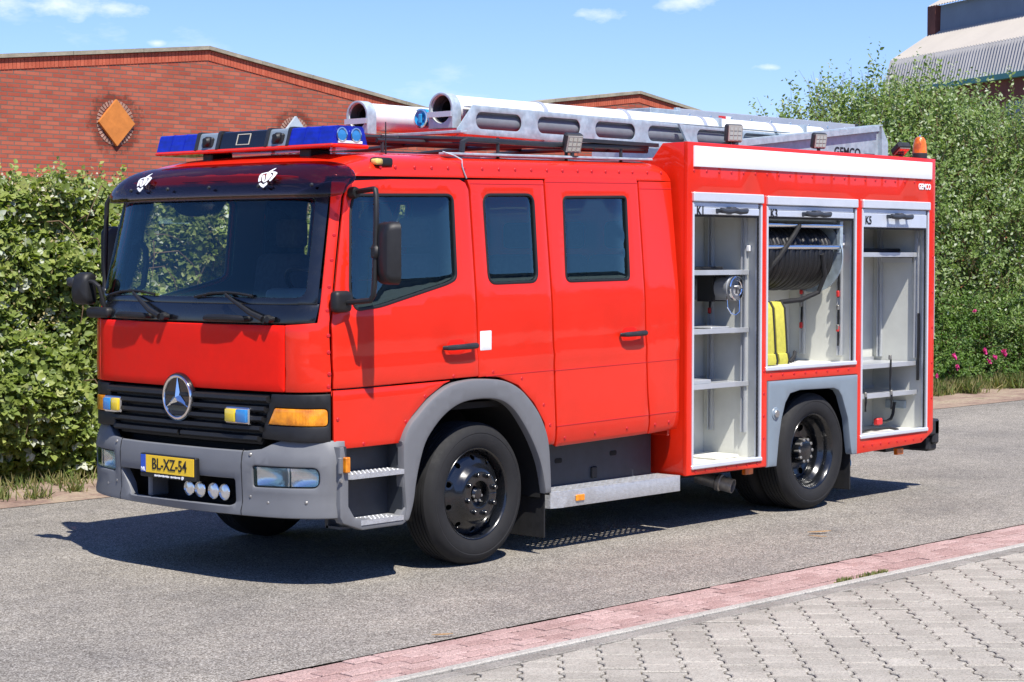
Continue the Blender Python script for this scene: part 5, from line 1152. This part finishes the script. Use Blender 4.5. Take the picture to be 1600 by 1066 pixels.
# --- roof gear -------------------------------------------------------------------
rk = empty('roof_rack'); rk.parent = TR
def bar(pts, r=.017, name='rack_bar', m='dark_trim'): g = G(); g.tube(pts, r, 8); g.build(name, m, rk)
bar([(.05, -.93, 2.68), (.06, -.93, 2.745), (.10, -.93, 2.765), (.9, -.93, 2.765), (2.0, -.93, 2.79)], .02); bar([(.05, .93, 2.70), (.10, .93, 2.76), (2.0, .93, 2.79)], .02)
for x in (.10, .75, 1.4, 2.0): bar([(x, -.93, 2.765+.0), (x, -.3, 2.80), (x, .3, 2.80), (x, .93, 2.77)], .018)
for y in (-.30, .30): bar([(-.55, y, 2.79), (2.0, y, 2.82)], .016)
bar([(-.35, -.55, 2.755), (2.0, -.55, 2.79)], .015)
for (x, y) in ((-.5, -.3), (-.5, .3), (-.3, -.55), (.4, -.93), (1.1, -.93), (1.7, -.93)): bar([(x, y, 2.63), (x, y, 2.79)], .012)
G().box(.33, .39, -.66, .70, 2.83, 2.85, .003).build('front_tray_bar', 'galvanised', rk)
G().box(1.10, 2.10, -.965, -.93, 2.795, 2.822, .003).build('rack_runner', 'dark_trim', rk)
# slotted side plate
slots = [rrect(x0, x0+.465, 2.868+.004*i*0, 2.985, .056, 6) for i, x0 in enumerate((.52, 1.155, 1.79, 2.41, 3.02, 3.63))]
G().add(*panel(lambda u, v: (u, -.62, v), [(.335, 2.828), (4.3, 2.80), (4.3, 3.0), (.49, 3.028), (.335, 2.86)], slots, .006, .001, .3, (0, -1, 0), back=True)).build('slotted_plate', 'galvanised', rk)
G().box(.46, 4.3, -.615, -.56, 3.014, 3.020).build('plate_flange', 'galvanised', rk)
def bigtube(y, z, x0, x1, R, name='storage_tube'):
    g = G(); g.lathe([(R-.006, .005), (R, 0), (R, x1-x0), (R-.006, x1-x0), (R-.006, .01)], (x0, y, z), (1, 0, 0), 40); t = g.build(name, 'tube_white', TR, 40)
    g = G(); g.lathe([(R-.008, .012), (R-.008, .35), (0, .352)], (x0, y, z), (1, 0, 0), 32); g.build('tube_bore', 'tube_inside', t)
    g = G(); g.lathe([(R-.02, .06), (R-.035, .07), (R-.035, .20)], (x0, y, z), (1, 0, 0), 32); g.build('hose_inside', 'rubber', t)
    # cradle plate round the mouth, with straight foot and cross strap
    P = [(y+(R+.012)*math.cos(a), z+(R+.012)*math.sin(a)) for a in np.linspace(-.0, math.pi, 20)]+[(y-R-.012, z-R-.03), (y+R+.012, z-R-.03)]
    H = [(y+(R-.003)*math.cos(a), z+(R-.003)*math.sin(a)) for a in np.linspace(0, 2*math.pi, 32)[:-1]]
    for off in (-.012, ): G().add(*panel(lambda u, v: (x0+off, u, v), P, [H], .085, .001, .2, (-1, 0, 0))).build('tube_cradle', 'galvanised', t)
    G().box(x0-.03, x0-.015, y-R-.012, y+R+.012, z-.055, z-.018).build('tube_strap', 'aluminium', t)
    for xx in np.arange(x0+.95, x1, .95): gg = G(); gg.lathe([(R+.001, 0), (R+.008, .002), (R+.008, .038), (R+.001, .04)], (xx, y, z), (1, 0, 0), 36); gg.build('tube_clamp', 'aluminium', t)
g = G(); g.lathe([(.066, 0), (.066, 3.7)], (.50, -.535, 2.925), (1, 0, 0), 24, True, True); g.build('dark_tube', 'tube_grey', rk, 40)
bigtube(-.45, 3.000, .36, 4.95, .100); bigtube(.14, 2.968, .14, 2.6, .094)
g = G(); g.lathe([(.0, .012), (.03, .006), (.048, .0), (.055, -.006), (.066, -.006), (.066, .05), (.055, .055), (.055, .6)], (.445, -.17, 2.955), (1, 0, 0), 28); cpn = g.build('blue_coupling', 'blue_cap', TR)
g = G(); g.lathe([(.056, -.009), (.068, -.008), (.068, .0)], (.445, -.17, 2.955), (1, 0, 0), 28); g.build('coupling_ring', 'chrome', cpn); G().box(.430, .446, -.185, -.155, 2.92, 2.985, .005).build('coupling_lug', 'blue_cap', cpn)
# galvanised gallows at the rear with the maker's name cut in
gl = G(); gl.prism([(3.30, 2.835), (5.50, 2.80), (5.56, 2.84), (5.50, 3.112), (5.40, 3.116), (3.42, 2.905)], lambda u, v, w: (u, w, v), -.704, -.690); gl.build('gallows_plate', 'galvanised', rk)
gl = G(); gl.prism([(3.40, -.740), (5.52, -.740), (5.52, -.60), (3.40, -.60)], lambda u, v, w: (u, v, 2.903+(u-3.40)*.1055+w), 0, .010); gl.build('gallows_flange', 'galvanised', rk)
gl = G(); gl.prism([(3.40, 0), (5.46, 0), (5.46, .045), (3.40, .045)], lambda u, v, w: (u, w, 2.860+(u-3.40)*.1055+v), -.745, -.738); gl.build('gallows_lip', 'galvanised', rk)
gl = G(); gl.prism([(5.50, 3.12), (5.60, 2.99), (5.60, 2.80), (5.50, 2.80)], lambda u, v, w: (u, w, v), -.745, -.60); gl.build('gallows_end', 'galvanised', rk)
text('gallows_name', 'GEMCO', .105, (5.02, -.7055, 2.878), (1, 0, 0), (0, 0, 1), 'black_print', rk, sx=1.1, bold=.002)
G().box(5.28, 5.40, -.74, -.70, 2.82, 2.88, .004).build('gallows_bracket', 'dark_trim', rk)
for x in (3.55, 4.2, 4.9): gl = G(); gl.prism([(x, 2.80), (x+.02, 2.80), (x-.10, 3.0), (x-.14, 3.0)], lambda u, v, w: (u, w, v), -.66, -.63); gl.build('gallows_stay', 'galvanised', rk)
gl = G(); gl.prism([(2.90, 2.80), (2.96, 2.80), (2.78, 3.01), (2.74, 3.01)], lambda u, v, w: (u, w, v), -.66, -.64); gl.build('gallows_stay', 'galvanised', rk)
# aluminium ladder carried on the roof
ld = empty('ladder', 'aluminium ladder lying on the roof rack behind the white tubes', 'ladder')
for yy in (-.08, .30):
    sdp = G().box(3.45, 6.15, yy-.014, yy+.014, 3.105, 3.195, .004).build('stile', 'aluminium', ld)
    G().box(3.45-.003, 3.50, yy-.017, yy+.017, 3.10, 3.20, .004).build('stile_cap', 'galvanised', sdp); G().box(6.10, 6.153, yy-.017, yy+.017, 3.10, 3.20, .004).build('stile_cap', 'dark_trim', sdp)
for i in range(9): g = G(); g.cyl((3.62+.29*i, -.08, 3.15), (3.62+.29*i, .30, 3.15), .015, n=10); g.build('rung', 'aluminium', ld)
for i in range(9): g = G(); g.lathe([(.012, -.002), (.012, .002)], (3.62+.29*i, -.095, 3.15), (0, 1, 0), 10, True, True); g.build('rung_end', 'chrome', ld)
G().box(4.02, 4.12, -.0955, -.094, 3.135, 3.165).build('red_label', 'red_clip', ld); G().box(4.12, 4.20, -.0955, -.094, 3.135, 3.165).build('white_label', 'white_tape', ld)
G().box(3.10, 3.48, -.10, .32, 3.10, 3.18, .004).build('ladder_head', 'galvanised', ld)
for x in (3.4, 4.6, 5.5): G().box(x, x+.04, -.55, .75, 2.715, 3.10 if x > 4 else 3.095).build('ladder_support', 'galvanised', rk)
G().box(4.3, 5.5, -.55, -.50, 2.85, 3.0, .004).build('roof_crossbox', 'galvanised', rk)
# work lights and beacon
def work_light(x, y, z, rz, tilt, s=.062):
    f = empty('work_light'); f.parent = TR; f.location = (x, y, z); f.rotation_euler = (0, 0, rz)
    R3 = Matrix.Rotation(tilt, 3, 'X'); c0 = (0, 0, s+.03)
    G().box(-s, s, -.03, .03, .03, .03+2*s, .012, rot=R3, about=c0).build('lamp_body', 'dark_trim', f)
    G().box(-s*.86, s*.86, -.034, -.029, .03+s*.14, .03+s*1.86, .002, rot=R3, about=c0).build('lamp_face', 'gloss_tin', f)
    lf = G()
    for i in range(3):
        for j in range(3): lf.box(-s*.7+i*s*.5, -s*.7+i*s*.5+s*.4, -.037, -.034, .03+s*.3+j*s*.5, .03+s*.3+j*s*.5+s*.4, rot=R3, about=c0)
    lf.build('lamp_cell', 'chrome', f, 32, 'stuff'); g = G(); g.cyl((0, 0, -.005), (0, 0, .04), .014, n=10); g.box(-.035, .035, -.02, .02, 0, .008); g.build('lamp_foot', 'dark_trim', f)
work_light(1.10, -.985, 2.685, -.35, .35, .068); work_light(2.83, -1.10, 2.826, -.45, .10, .068); work_light(3.98, -1.10, 2.826, -.40, .22, .062); work_light(5.22, -1.10, 2.810, -.35, 1.0, .064)
bc = empty('beacon'); bc.parent = TR
g = G(); g.lathe([(.062, 0), (.062, .05), (.058, .055)], (5.545, -1.09, 2.828), (0, 0, 1), 28, True, True); g.build('beacon_base', 'dark_trim', bc)
g = G(); g.lathe([(.060, .05), (.060, .07), (.056, .12), (.046, .165), (.032, .185), (.012, .192), (0, .193)], (5.545, -1.09, 2.828), (0, 0, 1), 28); g.build('beacon_dome', 'beacon_lens', bc); g = G(); g.lathe([(.008, .19), (.006, .205), (0, .207)], (5.545, -1.09, 2.828), (0, 0, 1), 10); g.build('beacon_screw', 'chrome', bc)
# ------------------------------------------------------------------ vegetation
def leaf_mat(name, stops, rough=.45, trans=.35):
    m = bpy.data.materials.new(name); m.use_nodes = True; MAT[name] = m; t = m.node_tree; p = t.nodes['Principled BSDF']; out = t.nodes['Material Output']
    a = nn(t, 'ShaderNodeAttribute', attribute_name='tint'); col = ramp(t, a.outputs['Fac'], stops); t.links.new(col, p.inputs['Base Color']); p.inputs['Roughness'].default_value = rough; p.inputs['Specular IOR Level'].default_value = .45
    tr = nn(t, 'ShaderNodeBsdfTranslucent'); br = mixc(t, 1.0, col, (1.15, 1.25, .5), 'MULTIPLY'); t.links.new(br, tr.inputs[0]); ms = nn(t, 'ShaderNodeMixShader'); ms.inputs[0].default_value = trans
    t.links.new(p.outputs[0], ms.inputs[1]); t.links.new(tr.outputs[0], ms.inputs[2]); t.links.new(ms.outputs[0], out.inputs[0])
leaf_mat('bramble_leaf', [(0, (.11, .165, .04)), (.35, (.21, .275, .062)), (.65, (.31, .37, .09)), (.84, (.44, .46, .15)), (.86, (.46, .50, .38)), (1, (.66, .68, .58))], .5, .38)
leaf_mat('bramble_bloom', [(0, (.20, .17, .06)), (.6, (.34, .28, .12)), (1, (.62, .58, .45))], .8, .2)
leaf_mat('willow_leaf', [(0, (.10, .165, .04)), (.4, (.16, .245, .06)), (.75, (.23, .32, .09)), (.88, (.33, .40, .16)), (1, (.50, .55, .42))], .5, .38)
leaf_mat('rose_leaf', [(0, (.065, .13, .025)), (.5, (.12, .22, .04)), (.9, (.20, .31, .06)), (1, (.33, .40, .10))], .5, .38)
leaf_mat('grass_blade', [(0, (.09, .15, .03)), (.5, (.17, .23, .06)), (.8, (.34, .32, .13)), (1, (.48, .40, .22))], .6)
leaf_mat('rose_petal', [(0, (.50, .02, .16)), (1, (.72, .05, .30))], .6, .3)
material('twig', (.14, .09, .05), .9, var=.3, vscale=9)
def norm(a): return a/np.maximum(1e-9, np.linalg.norm(a, axis=1))[:, None]
def leafset(name, P, A, N, Ln, Wd, tint, mat, parent, kind='stuff', fold=.25, droop=.12):
    n = len(P); A = norm(A); S = norm(np.cross(A, N)); N = norm(np.cross(S, A)); Ln = Ln[:, None]; Wd = Wd[:, None]
    v = np.empty((n, 6, 3)); v[:, 0] = P; v[:, 1] = P+A*Ln*.36+S*Wd*.5+N*Wd*fold*.5; v[:, 2] = P+A*Ln*.70+S*Wd*.36+N*(Wd*fold*.36-Ln*droop*.5); v[:, 3] = P+A*Ln-N*Ln*droop
    v[:, 4] = P+A*Ln*.70-S*Wd*.36+N*(Wd*fold*.36-Ln*droop*.5); v[:, 5] = P+A*Ln*.36-S*Wd*.5+N*Wd*fold*.5
    me = bpy.data.meshes.new(name); me.vertices.add(6*n); me.vertices.foreach_set('co', v.ravel()); k = np.arange(n)[:, None]*6
    f = np.concatenate([k+np.array([[0, 1, 2, 3]]), k+np.array([[0, 3, 4, 5]])], 1).reshape(-1); me.loops.add(len(f)); me.loops.foreach_set('vertex_index', f.astype(np.int32)); me.polygons.add(2*n)
    me.polygons.foreach_set('loop_start', np.arange(0, len(f), 4, dtype=np.int32)); me.polygons.foreach_set('loop_total', np.full(2*n, 4, np.int32))
    at = me.attributes.new('tint', 'FLOAT', 'POINT'); at.data.foreach_set('value', np.repeat(tint, 6).astype(np.float32)); me.update(calc_edges=True)
    me.materials.append(MAT[mat]); o = bpy.data.objects.new(name, me); COL.objects.link(o); o.parent = parent
    if kind: o['kind'] = kind
    return o
def vn(seed, dim=2, n=64):
    r = np.random.RandomState(seed); T = r.rand(n, n)
    def f(x, y):
        x = np.asarray(x, float) % n; y = np.asarray(y, float) % n; i = x.astype(int); j = y.astype(int); a = x-i; b = y-j; a = a*a*(3-2*a); b = b*b*(3-2*b); i2 = (i+1) % n; j2 = (j+1) % n
        return T[i, j]*(1-a)*(1-b)+T[i2, j]*a*(1-b)+T[i, j2]*(1-a)*b+T[i2, j2]*a*b
    return f
def shoots(rs, base, dirs, length, nleaf, ll, lw, up=.35, tint_fn=None, spread=.8):
    """leaves set alternately along curved shoots"""
    n = len(base); t = np.linspace(.12, 1, nleaf); P = []; A = []; N = []; I = []
    perp = norm(np.cross(dirs, rs.normal(size=(n, 3)))); bend = rs.normal(size=(n, 3))*.18+np.array([0, 0, -.10])
    for k, q in enumerate(t):
        pos = base+dirs*(length*q)[:, None]+bend*((length*q**2))[:, None]
        th = k*2.4+rs.rand(n)*.8; s2 = np.cross(dirs, perp); side = perp*np.cos(th)[:, None]+s2*np.sin(th)[:, None]
        P.append(pos); A.append(dirs*(1-spread*.6)+side*spread+rs.normal(size=(n, 3))*.2); N.append(np.array([-.25, -.75, .70])*up*2.6+side*-.1+rs.normal(size=(n, 3))*.5); I.append(np.arange(n))
    P = np.concatenate(P); A = np.concatenate(A); N = np.concatenate(N); I = np.concatenate(I); m = len(P)
    sc = rs.uniform(.65, 1.2, m); return P, A, N, ll*sc, lw*sc*rs.uniform(.85, 1.15, m), I
def shoot_stems(base, dirs, length, r, name, parent, mat='twig', every=1):
    g = G()
    for i in range(0, len(base), every):
        b = Vector(base[i]); d = Vector(dirs[i]); l = length[i]; g.tube([b-d*l*.3, b+d*l*.4, b+d*l*.95], [r, r*.7, r*.3], 3, False)
    return g.build(name, mat, parent, 0, 'stuff')
rs = np.random.RandomState(11)
# --- bramble hedge -----------------------------------------------------------
n1, n2, n3 = vn(1), vn(2), vn(3)
def hedge_h(x): return 2.64+.42*(n1(x*.9+3, 0.5)-.5)+.34*(n2(x*2.6, 3.3)-.5)
def hedge_front(x, z): return 4.98+.55*(n1(x*1.1+9, z*1.2+4)-.5)+.38*(n2(x*2.7+1, z*2.7)-.5)+.16*(z/2.7)**2+.5*np.maximum(0, z/2.7-.75)**1.3*2
def bramble(name, label, x0, x1, ncl, seed):
    rs = np.random.RandomState(seed); root = empty(name, label, 'bush', 'brambles along the far verge', loc=(0, 0, 0))
    # clusters of three to five leaflets over the outer shell
    x = rs.uniform(x0, x1, ncl); top = rs.rand(ncl) < .24; h = hedge_h(x); z = np.where(top, h-rs.exponential(.10, ncl), .04+rs.rand(ncl)**.9*(h-.05)); y = np.where(top, hedge_front(x, h)+rs.rand(ncl)*2.2, hedge_front(x, z)+rs.exponential(.10, ncl)-.06)
    # gaps: hollows in the hedge carry fewer leaves
    keep = (n3(x*2.2+5, z*2.2+2)+.55*n2(x*5, z*5) > .30+.20*rs.rand(ncl)) | (rs.rand(ncl) < .35) | top; y = np.where(keep, y, y+.35+rs.rand(ncl)*.4)
    k = 4; P = np.repeat(np.stack([x, y, z], 1), k, 0); m = len(P); out = np.array([-.05, -.75, .65])
    cd_ = norm(rs.normal(size=(ncl, 3))*.75+np.array([-.15, -.55, .15])); cdr = np.repeat(cd_, k, 0); cn = norm(rs.normal(size=(ncl, 3))*.40+np.array([-.22, -.72, .72])); cnr = np.repeat(cn, k, 0); sd_ = np.cross(cdr, cnr)
    a = np.tile(np.radians([0, 62, -62, 120]), ncl)+rs.normal(size=m)*.25; A = cdr*np.cos(a)[:, None]+sd_*np.sin(a)[:, None]; sz = np.repeat(rs.uniform(.034, .088, ncl), k)*np.tile([1.15, 1, 1, .8], ncl)
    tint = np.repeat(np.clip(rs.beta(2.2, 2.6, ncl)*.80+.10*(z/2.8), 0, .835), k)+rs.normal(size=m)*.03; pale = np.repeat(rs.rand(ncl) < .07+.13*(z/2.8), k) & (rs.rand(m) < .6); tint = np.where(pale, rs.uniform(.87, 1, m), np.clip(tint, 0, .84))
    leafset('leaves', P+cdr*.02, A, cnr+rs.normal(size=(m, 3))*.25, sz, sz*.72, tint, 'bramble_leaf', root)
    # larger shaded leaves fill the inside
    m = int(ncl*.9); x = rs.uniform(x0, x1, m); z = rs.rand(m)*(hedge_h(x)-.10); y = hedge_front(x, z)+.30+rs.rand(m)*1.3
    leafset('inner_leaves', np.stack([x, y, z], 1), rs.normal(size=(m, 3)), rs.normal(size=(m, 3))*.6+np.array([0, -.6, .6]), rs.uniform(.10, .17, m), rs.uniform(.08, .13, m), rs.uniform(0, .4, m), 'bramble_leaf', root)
    # faded flower trusses near the top
    m = int((x1-x0)*250); x = rs.uniform(x0, x1, m); z = hedge_h(x)-rs.rand(m)**1.5*1.5+.05; y = hedge_front(x, z)-.05+rs.rand(m)*.12; kk = 9; P = np.repeat(np.stack([x, y, z], 1), kk, 0); P = P+rs.normal(size=P.shape)*np.array([.05, .05, .06]); q = len(P)
    leafset('flower_truss', P, rs.normal(size=(q, 3))+np.array([0, -.3, .6]), rs.normal(size=(q, 3)), rs.uniform(.018, .042, q), rs.uniform(.010, .024, q), rs.rand(q), 'bramble_bloom', root)
    # young shoots standing out of the top and front
    m = int((x1-x0)*26); x = rs.uniform(x0, x1, m); tp = rs.rand(m) < .55; z = np.where(tp, hedge_h(x)-.12, rs.uniform(.2, 2.4, m)); y = hedge_front(x, z)+np.where(tp, rs.rand(m)*.9, .02); d = norm(rs.normal(size=(m, 3))*.35+np.where(tp[:, None], np.array([[-.1, -.25, 1.0]]), np.array([[-.1, -.9, .45]]))); ln = rs.uniform(.18, .42, m)
    P, A, N, l_, w_, I = shoots(rs, np.stack([x, y, z], 1), d, ln, 12, .062, .046); leafset('shoot_leaves', P, A, N, l_, w_, np.clip(rs.uniform(.45, .83, len(P)), 0, .84), 'bramble_leaf', root)
    # arching canes
    g = G(); nc = int((x1-x0)*9)
    for i in range(nc):
        xx = rs.uniform(x0, x1); zz = rs.uniform(.3, 2.3); yy = float(hedge_front(xx, zz)); dx = rs.uniform(-.5, .5); up = rs.uniform(.1, .5); pts = [(xx, yy+.4, zz), (xx+dx*.3, yy+.05, zz+up), (xx+dx*.7, yy-.10, zz+up*1.05), (xx+dx, yy-.16, zz+up*.75), (xx+dx*1.25, yy-.16, zz+up*.3)]; g.tube(pts, [.008, .007, .006, .005, .003], 4, False)
    g.build('canes', 'twig', root, 0, 'stuff')
    return root
bramble('bramble_bush', 'dense bramble thicket left of the fire engine below the brick wall', -3.2, 2.6, 31000, 21)
bramble('bramble_bush', 'bramble thicket seen through the cab windows', 2.6, 9.0, 23000, 22)
# --- tall shrub on the right ----------------------------------------------------
def tall_h(x): return np.interp(x, [11.5, 13, 14.2, 15.6, 16.5, 17.4, 18.4, 19.4, 20.5, 21.5, 26, 32], [2.0, 2.3, 2.8, 3.1, 3.45, 4.05, 4.45, 4.5, 4.35, 4.15, 4.3, 4.4])
def tall_shrub(name, label, x0, x1, ns, seed, grp='tall leafy shrubs by the road'):
    rs = np.random.RandomState(seed); root = empty(name, label, 'shrub', grp); xx = rs.uniform(x0, x1, ns); h = tall_h(xx)+.5*(n1(xx*1.7, 8.2)-.5); top = rs.rand(ns) < .30
    z = np.where(top, h-rs.exponential(.22, ns)-.25, .3+rs.rand(ns)*(h-.75)); z = np.maximum(.2, z); y = np.where(top, 6.0+rs.rand(ns)*2.6, 5.75+.7*(n2(xx*1.5, z*1.5)-.5)+.5*(n3(xx*3.1, z*3.1)-.5)+rs.exponential(.24, ns)+.35*np.maximum(0, z/h-.6))
    hollow = n3(xx*1.4+3, z*1.4+7) < .30; y = np.where(hollow & ~top, y+.6, y); ok = ~(hollow & (rs.rand(ns) < .35) & ~top); xx, y, z, top, h = xx[ok], y[ok], z[ok], top[ok], h[ok]; ns = len(xx)
    d = norm(rs.normal(size=(ns, 3))*.38+np.array([-.30, -.32, .95])+np.where(top[:, None], np.array([[-.10, .25, .5]]), 0)); ln = rs.uniform(.45, .95, ns)*np.where(top, 1.15, 1.0)
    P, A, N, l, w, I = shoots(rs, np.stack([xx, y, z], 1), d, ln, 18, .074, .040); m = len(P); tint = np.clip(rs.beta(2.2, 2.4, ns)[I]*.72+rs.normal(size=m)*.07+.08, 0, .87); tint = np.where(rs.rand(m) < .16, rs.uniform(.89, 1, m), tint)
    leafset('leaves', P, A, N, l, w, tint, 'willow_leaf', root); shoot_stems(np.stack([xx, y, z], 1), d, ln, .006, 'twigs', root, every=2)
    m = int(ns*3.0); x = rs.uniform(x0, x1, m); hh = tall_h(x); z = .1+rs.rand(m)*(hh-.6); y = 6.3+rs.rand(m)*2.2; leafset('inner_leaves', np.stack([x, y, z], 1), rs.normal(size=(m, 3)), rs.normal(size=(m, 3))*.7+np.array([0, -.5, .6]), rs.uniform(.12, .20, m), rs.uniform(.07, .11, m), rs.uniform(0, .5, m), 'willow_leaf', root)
    g = G()
    for i in range(int((x1-x0)*2.2)):
        x = rs.uniform(x0, x1); y = rs.uniform(6.4, 7.8); hh = float(tall_h(x)); b = [(x, y, -.05)]; dx, dy = rs.uniform(-.12, .12), rs.uniform(-.1, .1)
        for k in range(1, 6): b.append((x+dx*k+rs.uniform(-.06, .06)-.03*k, y+dy*k, hh*.92*k/5))
        g.tube(b, [.045, .038, .03, .02, .012, .005], 6, False)
    g.build('branches', 'twig', root, 60, 'stuff'); return root
tall_shrub('tall_shrub', 'tall light green willowy shrub with loose shoots behind the rear of the fire engine', 12.4, 17.0, 3000, 31)
tall_shrub('tall_shrub', 'tall dense shrub at the right edge below the factory roof', 17.0, 25, 4300, 32)
# slender shoots reaching out to the left over the roof gear
wr = empty('shrub_shoots', 'slender leafy shoots leaning left against the sky above the roof ladder', 'shrub'); rs = np.random.RandomState(5)
bx = np.array([14.6, 15.0, 15.2, 15.5, 15.9, 16.2, 16.5, 16.8, 14.3, 15.3, 17.0, 17.4, 17.9, 16.0, 14.8, 16.6, 18.6, 19.2, 19.8, 15.7, 16.3, 16.9, 16.7, 17.2, 15.1, 16.1, 17.3, 15.4]); by_ = rs.uniform(6.2, 7.2, len(bx)); bz = tall_h(bx)-.30; dd = norm(np.stack([rs.uniform(-.9, -.15, len(bx)), rs.uniform(-.2, .1, len(bx)), rs.uniform(.6, 1.0, len(bx))], 1)); ll_ = rs.uniform(.8, 1.35, len(bx))
B_ = np.stack([bx, by_, bz], 1); P, A, N, l, w, I = shoots(rs, B_, dd, ll_, 34, .075, .046, spread=.7); leafset('leaves', P, A, N, l, w, rs.uniform(.25, .8, len(P)), 'willow_leaf', wr); shoot_stems(B_, dd, ll_, .009, 'twigs', wr)
# --- rose bush with pink flowers -------------------------------------------------
rs = np.random.RandomState(44); rb_ = empty('rose_bush', 'low green rose bush with magenta flowers beside the road on the right', 'bush')
ns = 2600; x = rs.uniform(13.2, 23, ns); hh = 1.45+.5*(n1(x*1.3, 2)-.5); z = .05+rs.rand(ns)*hh*.9; y = 5.15+.5*(n2(x*2.2, z*2.2)-.5)+.35*(n3(x*4, z*4)-.5)+.35*(z/1.5)**2+rs.exponential(.16, ns)+np.where(rs.rand(ns) < .2, rs.rand(ns)*.8, 0)
d = norm(rs.normal(size=(ns, 3))*.55+np.array([-.2, -.5, .6])); ln = rs.uniform(.16, .34, ns); B_ = np.stack([x, y, z], 1); P, A, N, l, w, I = shoots(rs, B_, d, ln, 13, .045, .028); m = len(P); leafset('leaves', P, A, N, l, w, np.clip(rs.beta(2, 2, ns)[I]*.85+rs.normal(size=m)*.06, 0, 1), 'rose_leaf', rb_); shoot_stems(B_, d, ln, .004, 'stems', rb_, every=3)
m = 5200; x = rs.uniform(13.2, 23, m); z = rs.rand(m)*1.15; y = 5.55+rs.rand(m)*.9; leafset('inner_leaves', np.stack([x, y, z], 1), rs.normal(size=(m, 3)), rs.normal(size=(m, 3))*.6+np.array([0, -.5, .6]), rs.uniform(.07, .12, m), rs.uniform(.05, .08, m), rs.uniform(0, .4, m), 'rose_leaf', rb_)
for (fx_, fy_, fz_, s_) in [(16.66, 4.86, 0.54, 1.0), (16.77, 4.86, 0.38, 0.7), (17.59, 4.86, 0.58, 1.0), (17.91, 4.86, 0.49, 0.8), (18.17, 4.86, 0.57, 1.0), (18.21, 4.86, 0.51, 0.7), (17.73, 4.86, 0.42, 0.7), (17.25, 4.86, 1.2, 0.6), (16.17, 4.86, 0.27, 0.7), (16.3, 4.86, 0.09, 0.6)]:
    c = np.array([fx_, fy_, fz_]); q = 22; a = rs.rand(q)*6.28; r_ = np.stack([np.cos(a), np.zeros(q)-.35, np.sin(a)], 1); leafset('flower', np.repeat(c[None], q, 0)+rs.normal(size=(q, 3))*.012, r_+rs.normal(size=(q, 3))*.3, np.tile(np.array([[-.3, -1, .4]]), (q, 1))+rs.normal(size=(q, 3))*.3, rs.uniform(.035, .05, q)*s_, rs.uniform(.035, .05, q)*s_, rs.rand(q), 'rose_petal', rb_, None)
# --- grass on the verge -------------------------------------------------------------
def grass(name, label, n, fn, seed, hmin=.05, hmax=.16):
    rs = np.random.RandomState(seed); x, y = fn(rs, n); d = norm(rs.normal(size=(n, 3))*.35+np.array([0, 0, 1.0])); o = leafset(name, np.stack([x, y, np.full(n, .0)], 1), d, rs.normal(size=(n, 3)), rs.uniform(hmin, hmax, n), rs.uniform(.006, .012, n), np.clip(.25+rs.rand(n)*.75, 0, 1), 'grass_blade', None, 'stuff', .1, .25); tag(o, label, 'grass', kind='stuff'); return o
def tufts(x0, x1, ylo, yhi, k):
    def f(rs, n):
        c = np.stack([rs.uniform(x0, x1, k), 3.62-.0143*rs.uniform(x0, x1, k)+rs.uniform(ylo, yhi, k)], 1); i = rs.randint(0, k, n); s = rs.uniform(.04, .14, k); return c[i, 0]+rs.normal(size=n)*s[i], c[i, 1]+rs.normal(size=n)*s[i]
    return f
grass('grass', 'sparse grass tufts on the sandy verge beside the bramble thicket', 2600, tufts(-3, 4, .2, 1.3, 42), 3)
grass('grass', 'long grass at the foot of the bramble thicket', 1500, tufts(-3, 8, 1.2, 1.5, 32), 4, .07, .18)
grass('grass', 'dry grass along the verge in front of the rose bush', 12000, tufts(12.5, 24, 1.2, 1.9, 120), 5, .06, .26)
# weeds in the paving joint and two dry leaves on the road
def weeds(rs, n): i = rs.randint(0, 3, n); cx = np.array([1.02, 1.28, 1.42])[i]; return cx+rs.normal(size=n)*.05, np.array([yk(a) for a in cx])-.497+rs.normal(size=n)*.008
grass('weeds', 'small tuft of green weeds in the joint beside the kerb', 240, weeds, 6, .015, .038)
material('dry_leaf', (.36, .22, .10), .8, var=.3, vscale=30)
for (cx_, cy_, rz, s_, lab) in ((2.72, -1.95, .3, 1.0, 'larger curled brown leaf lying on the asphalt'), (2.52, -2.07, -.5, .7, 'smaller brown leaf scrap beside the larger one on the asphalt'), (-1.93, -2.66, .2, .6, 'brown twig scrap at the edge of the pink bricks')):
    g = G(); P = [(-.06, 0), (-.02, .014), (.03, .012), (.07, .002), (.03, -.010), (-.02, -.012)]; g.add([(a*s_*1.5, b*s_*1.5, .012+.25*abs(b)+.1*abs(a)) for a, b in P]+[(a*s_*1.5, b*s_*1.5, .009+.25*abs(b)+.1*abs(a)) for a, b in P], [tuple(range(6)), tuple(range(11, 5, -1))]+[(i, (i+1) % 6, 6+(i+1) % 6, 6+i) for i in range(6)])
    o = g.build('dry_leaf', 'dry_leaf', None, 0); o.location = (cx_, cy_, 0); o.rotation_euler = (0, 0, rz-.8); tag(o, lab, 'leaf', 'dry leaves on the road')
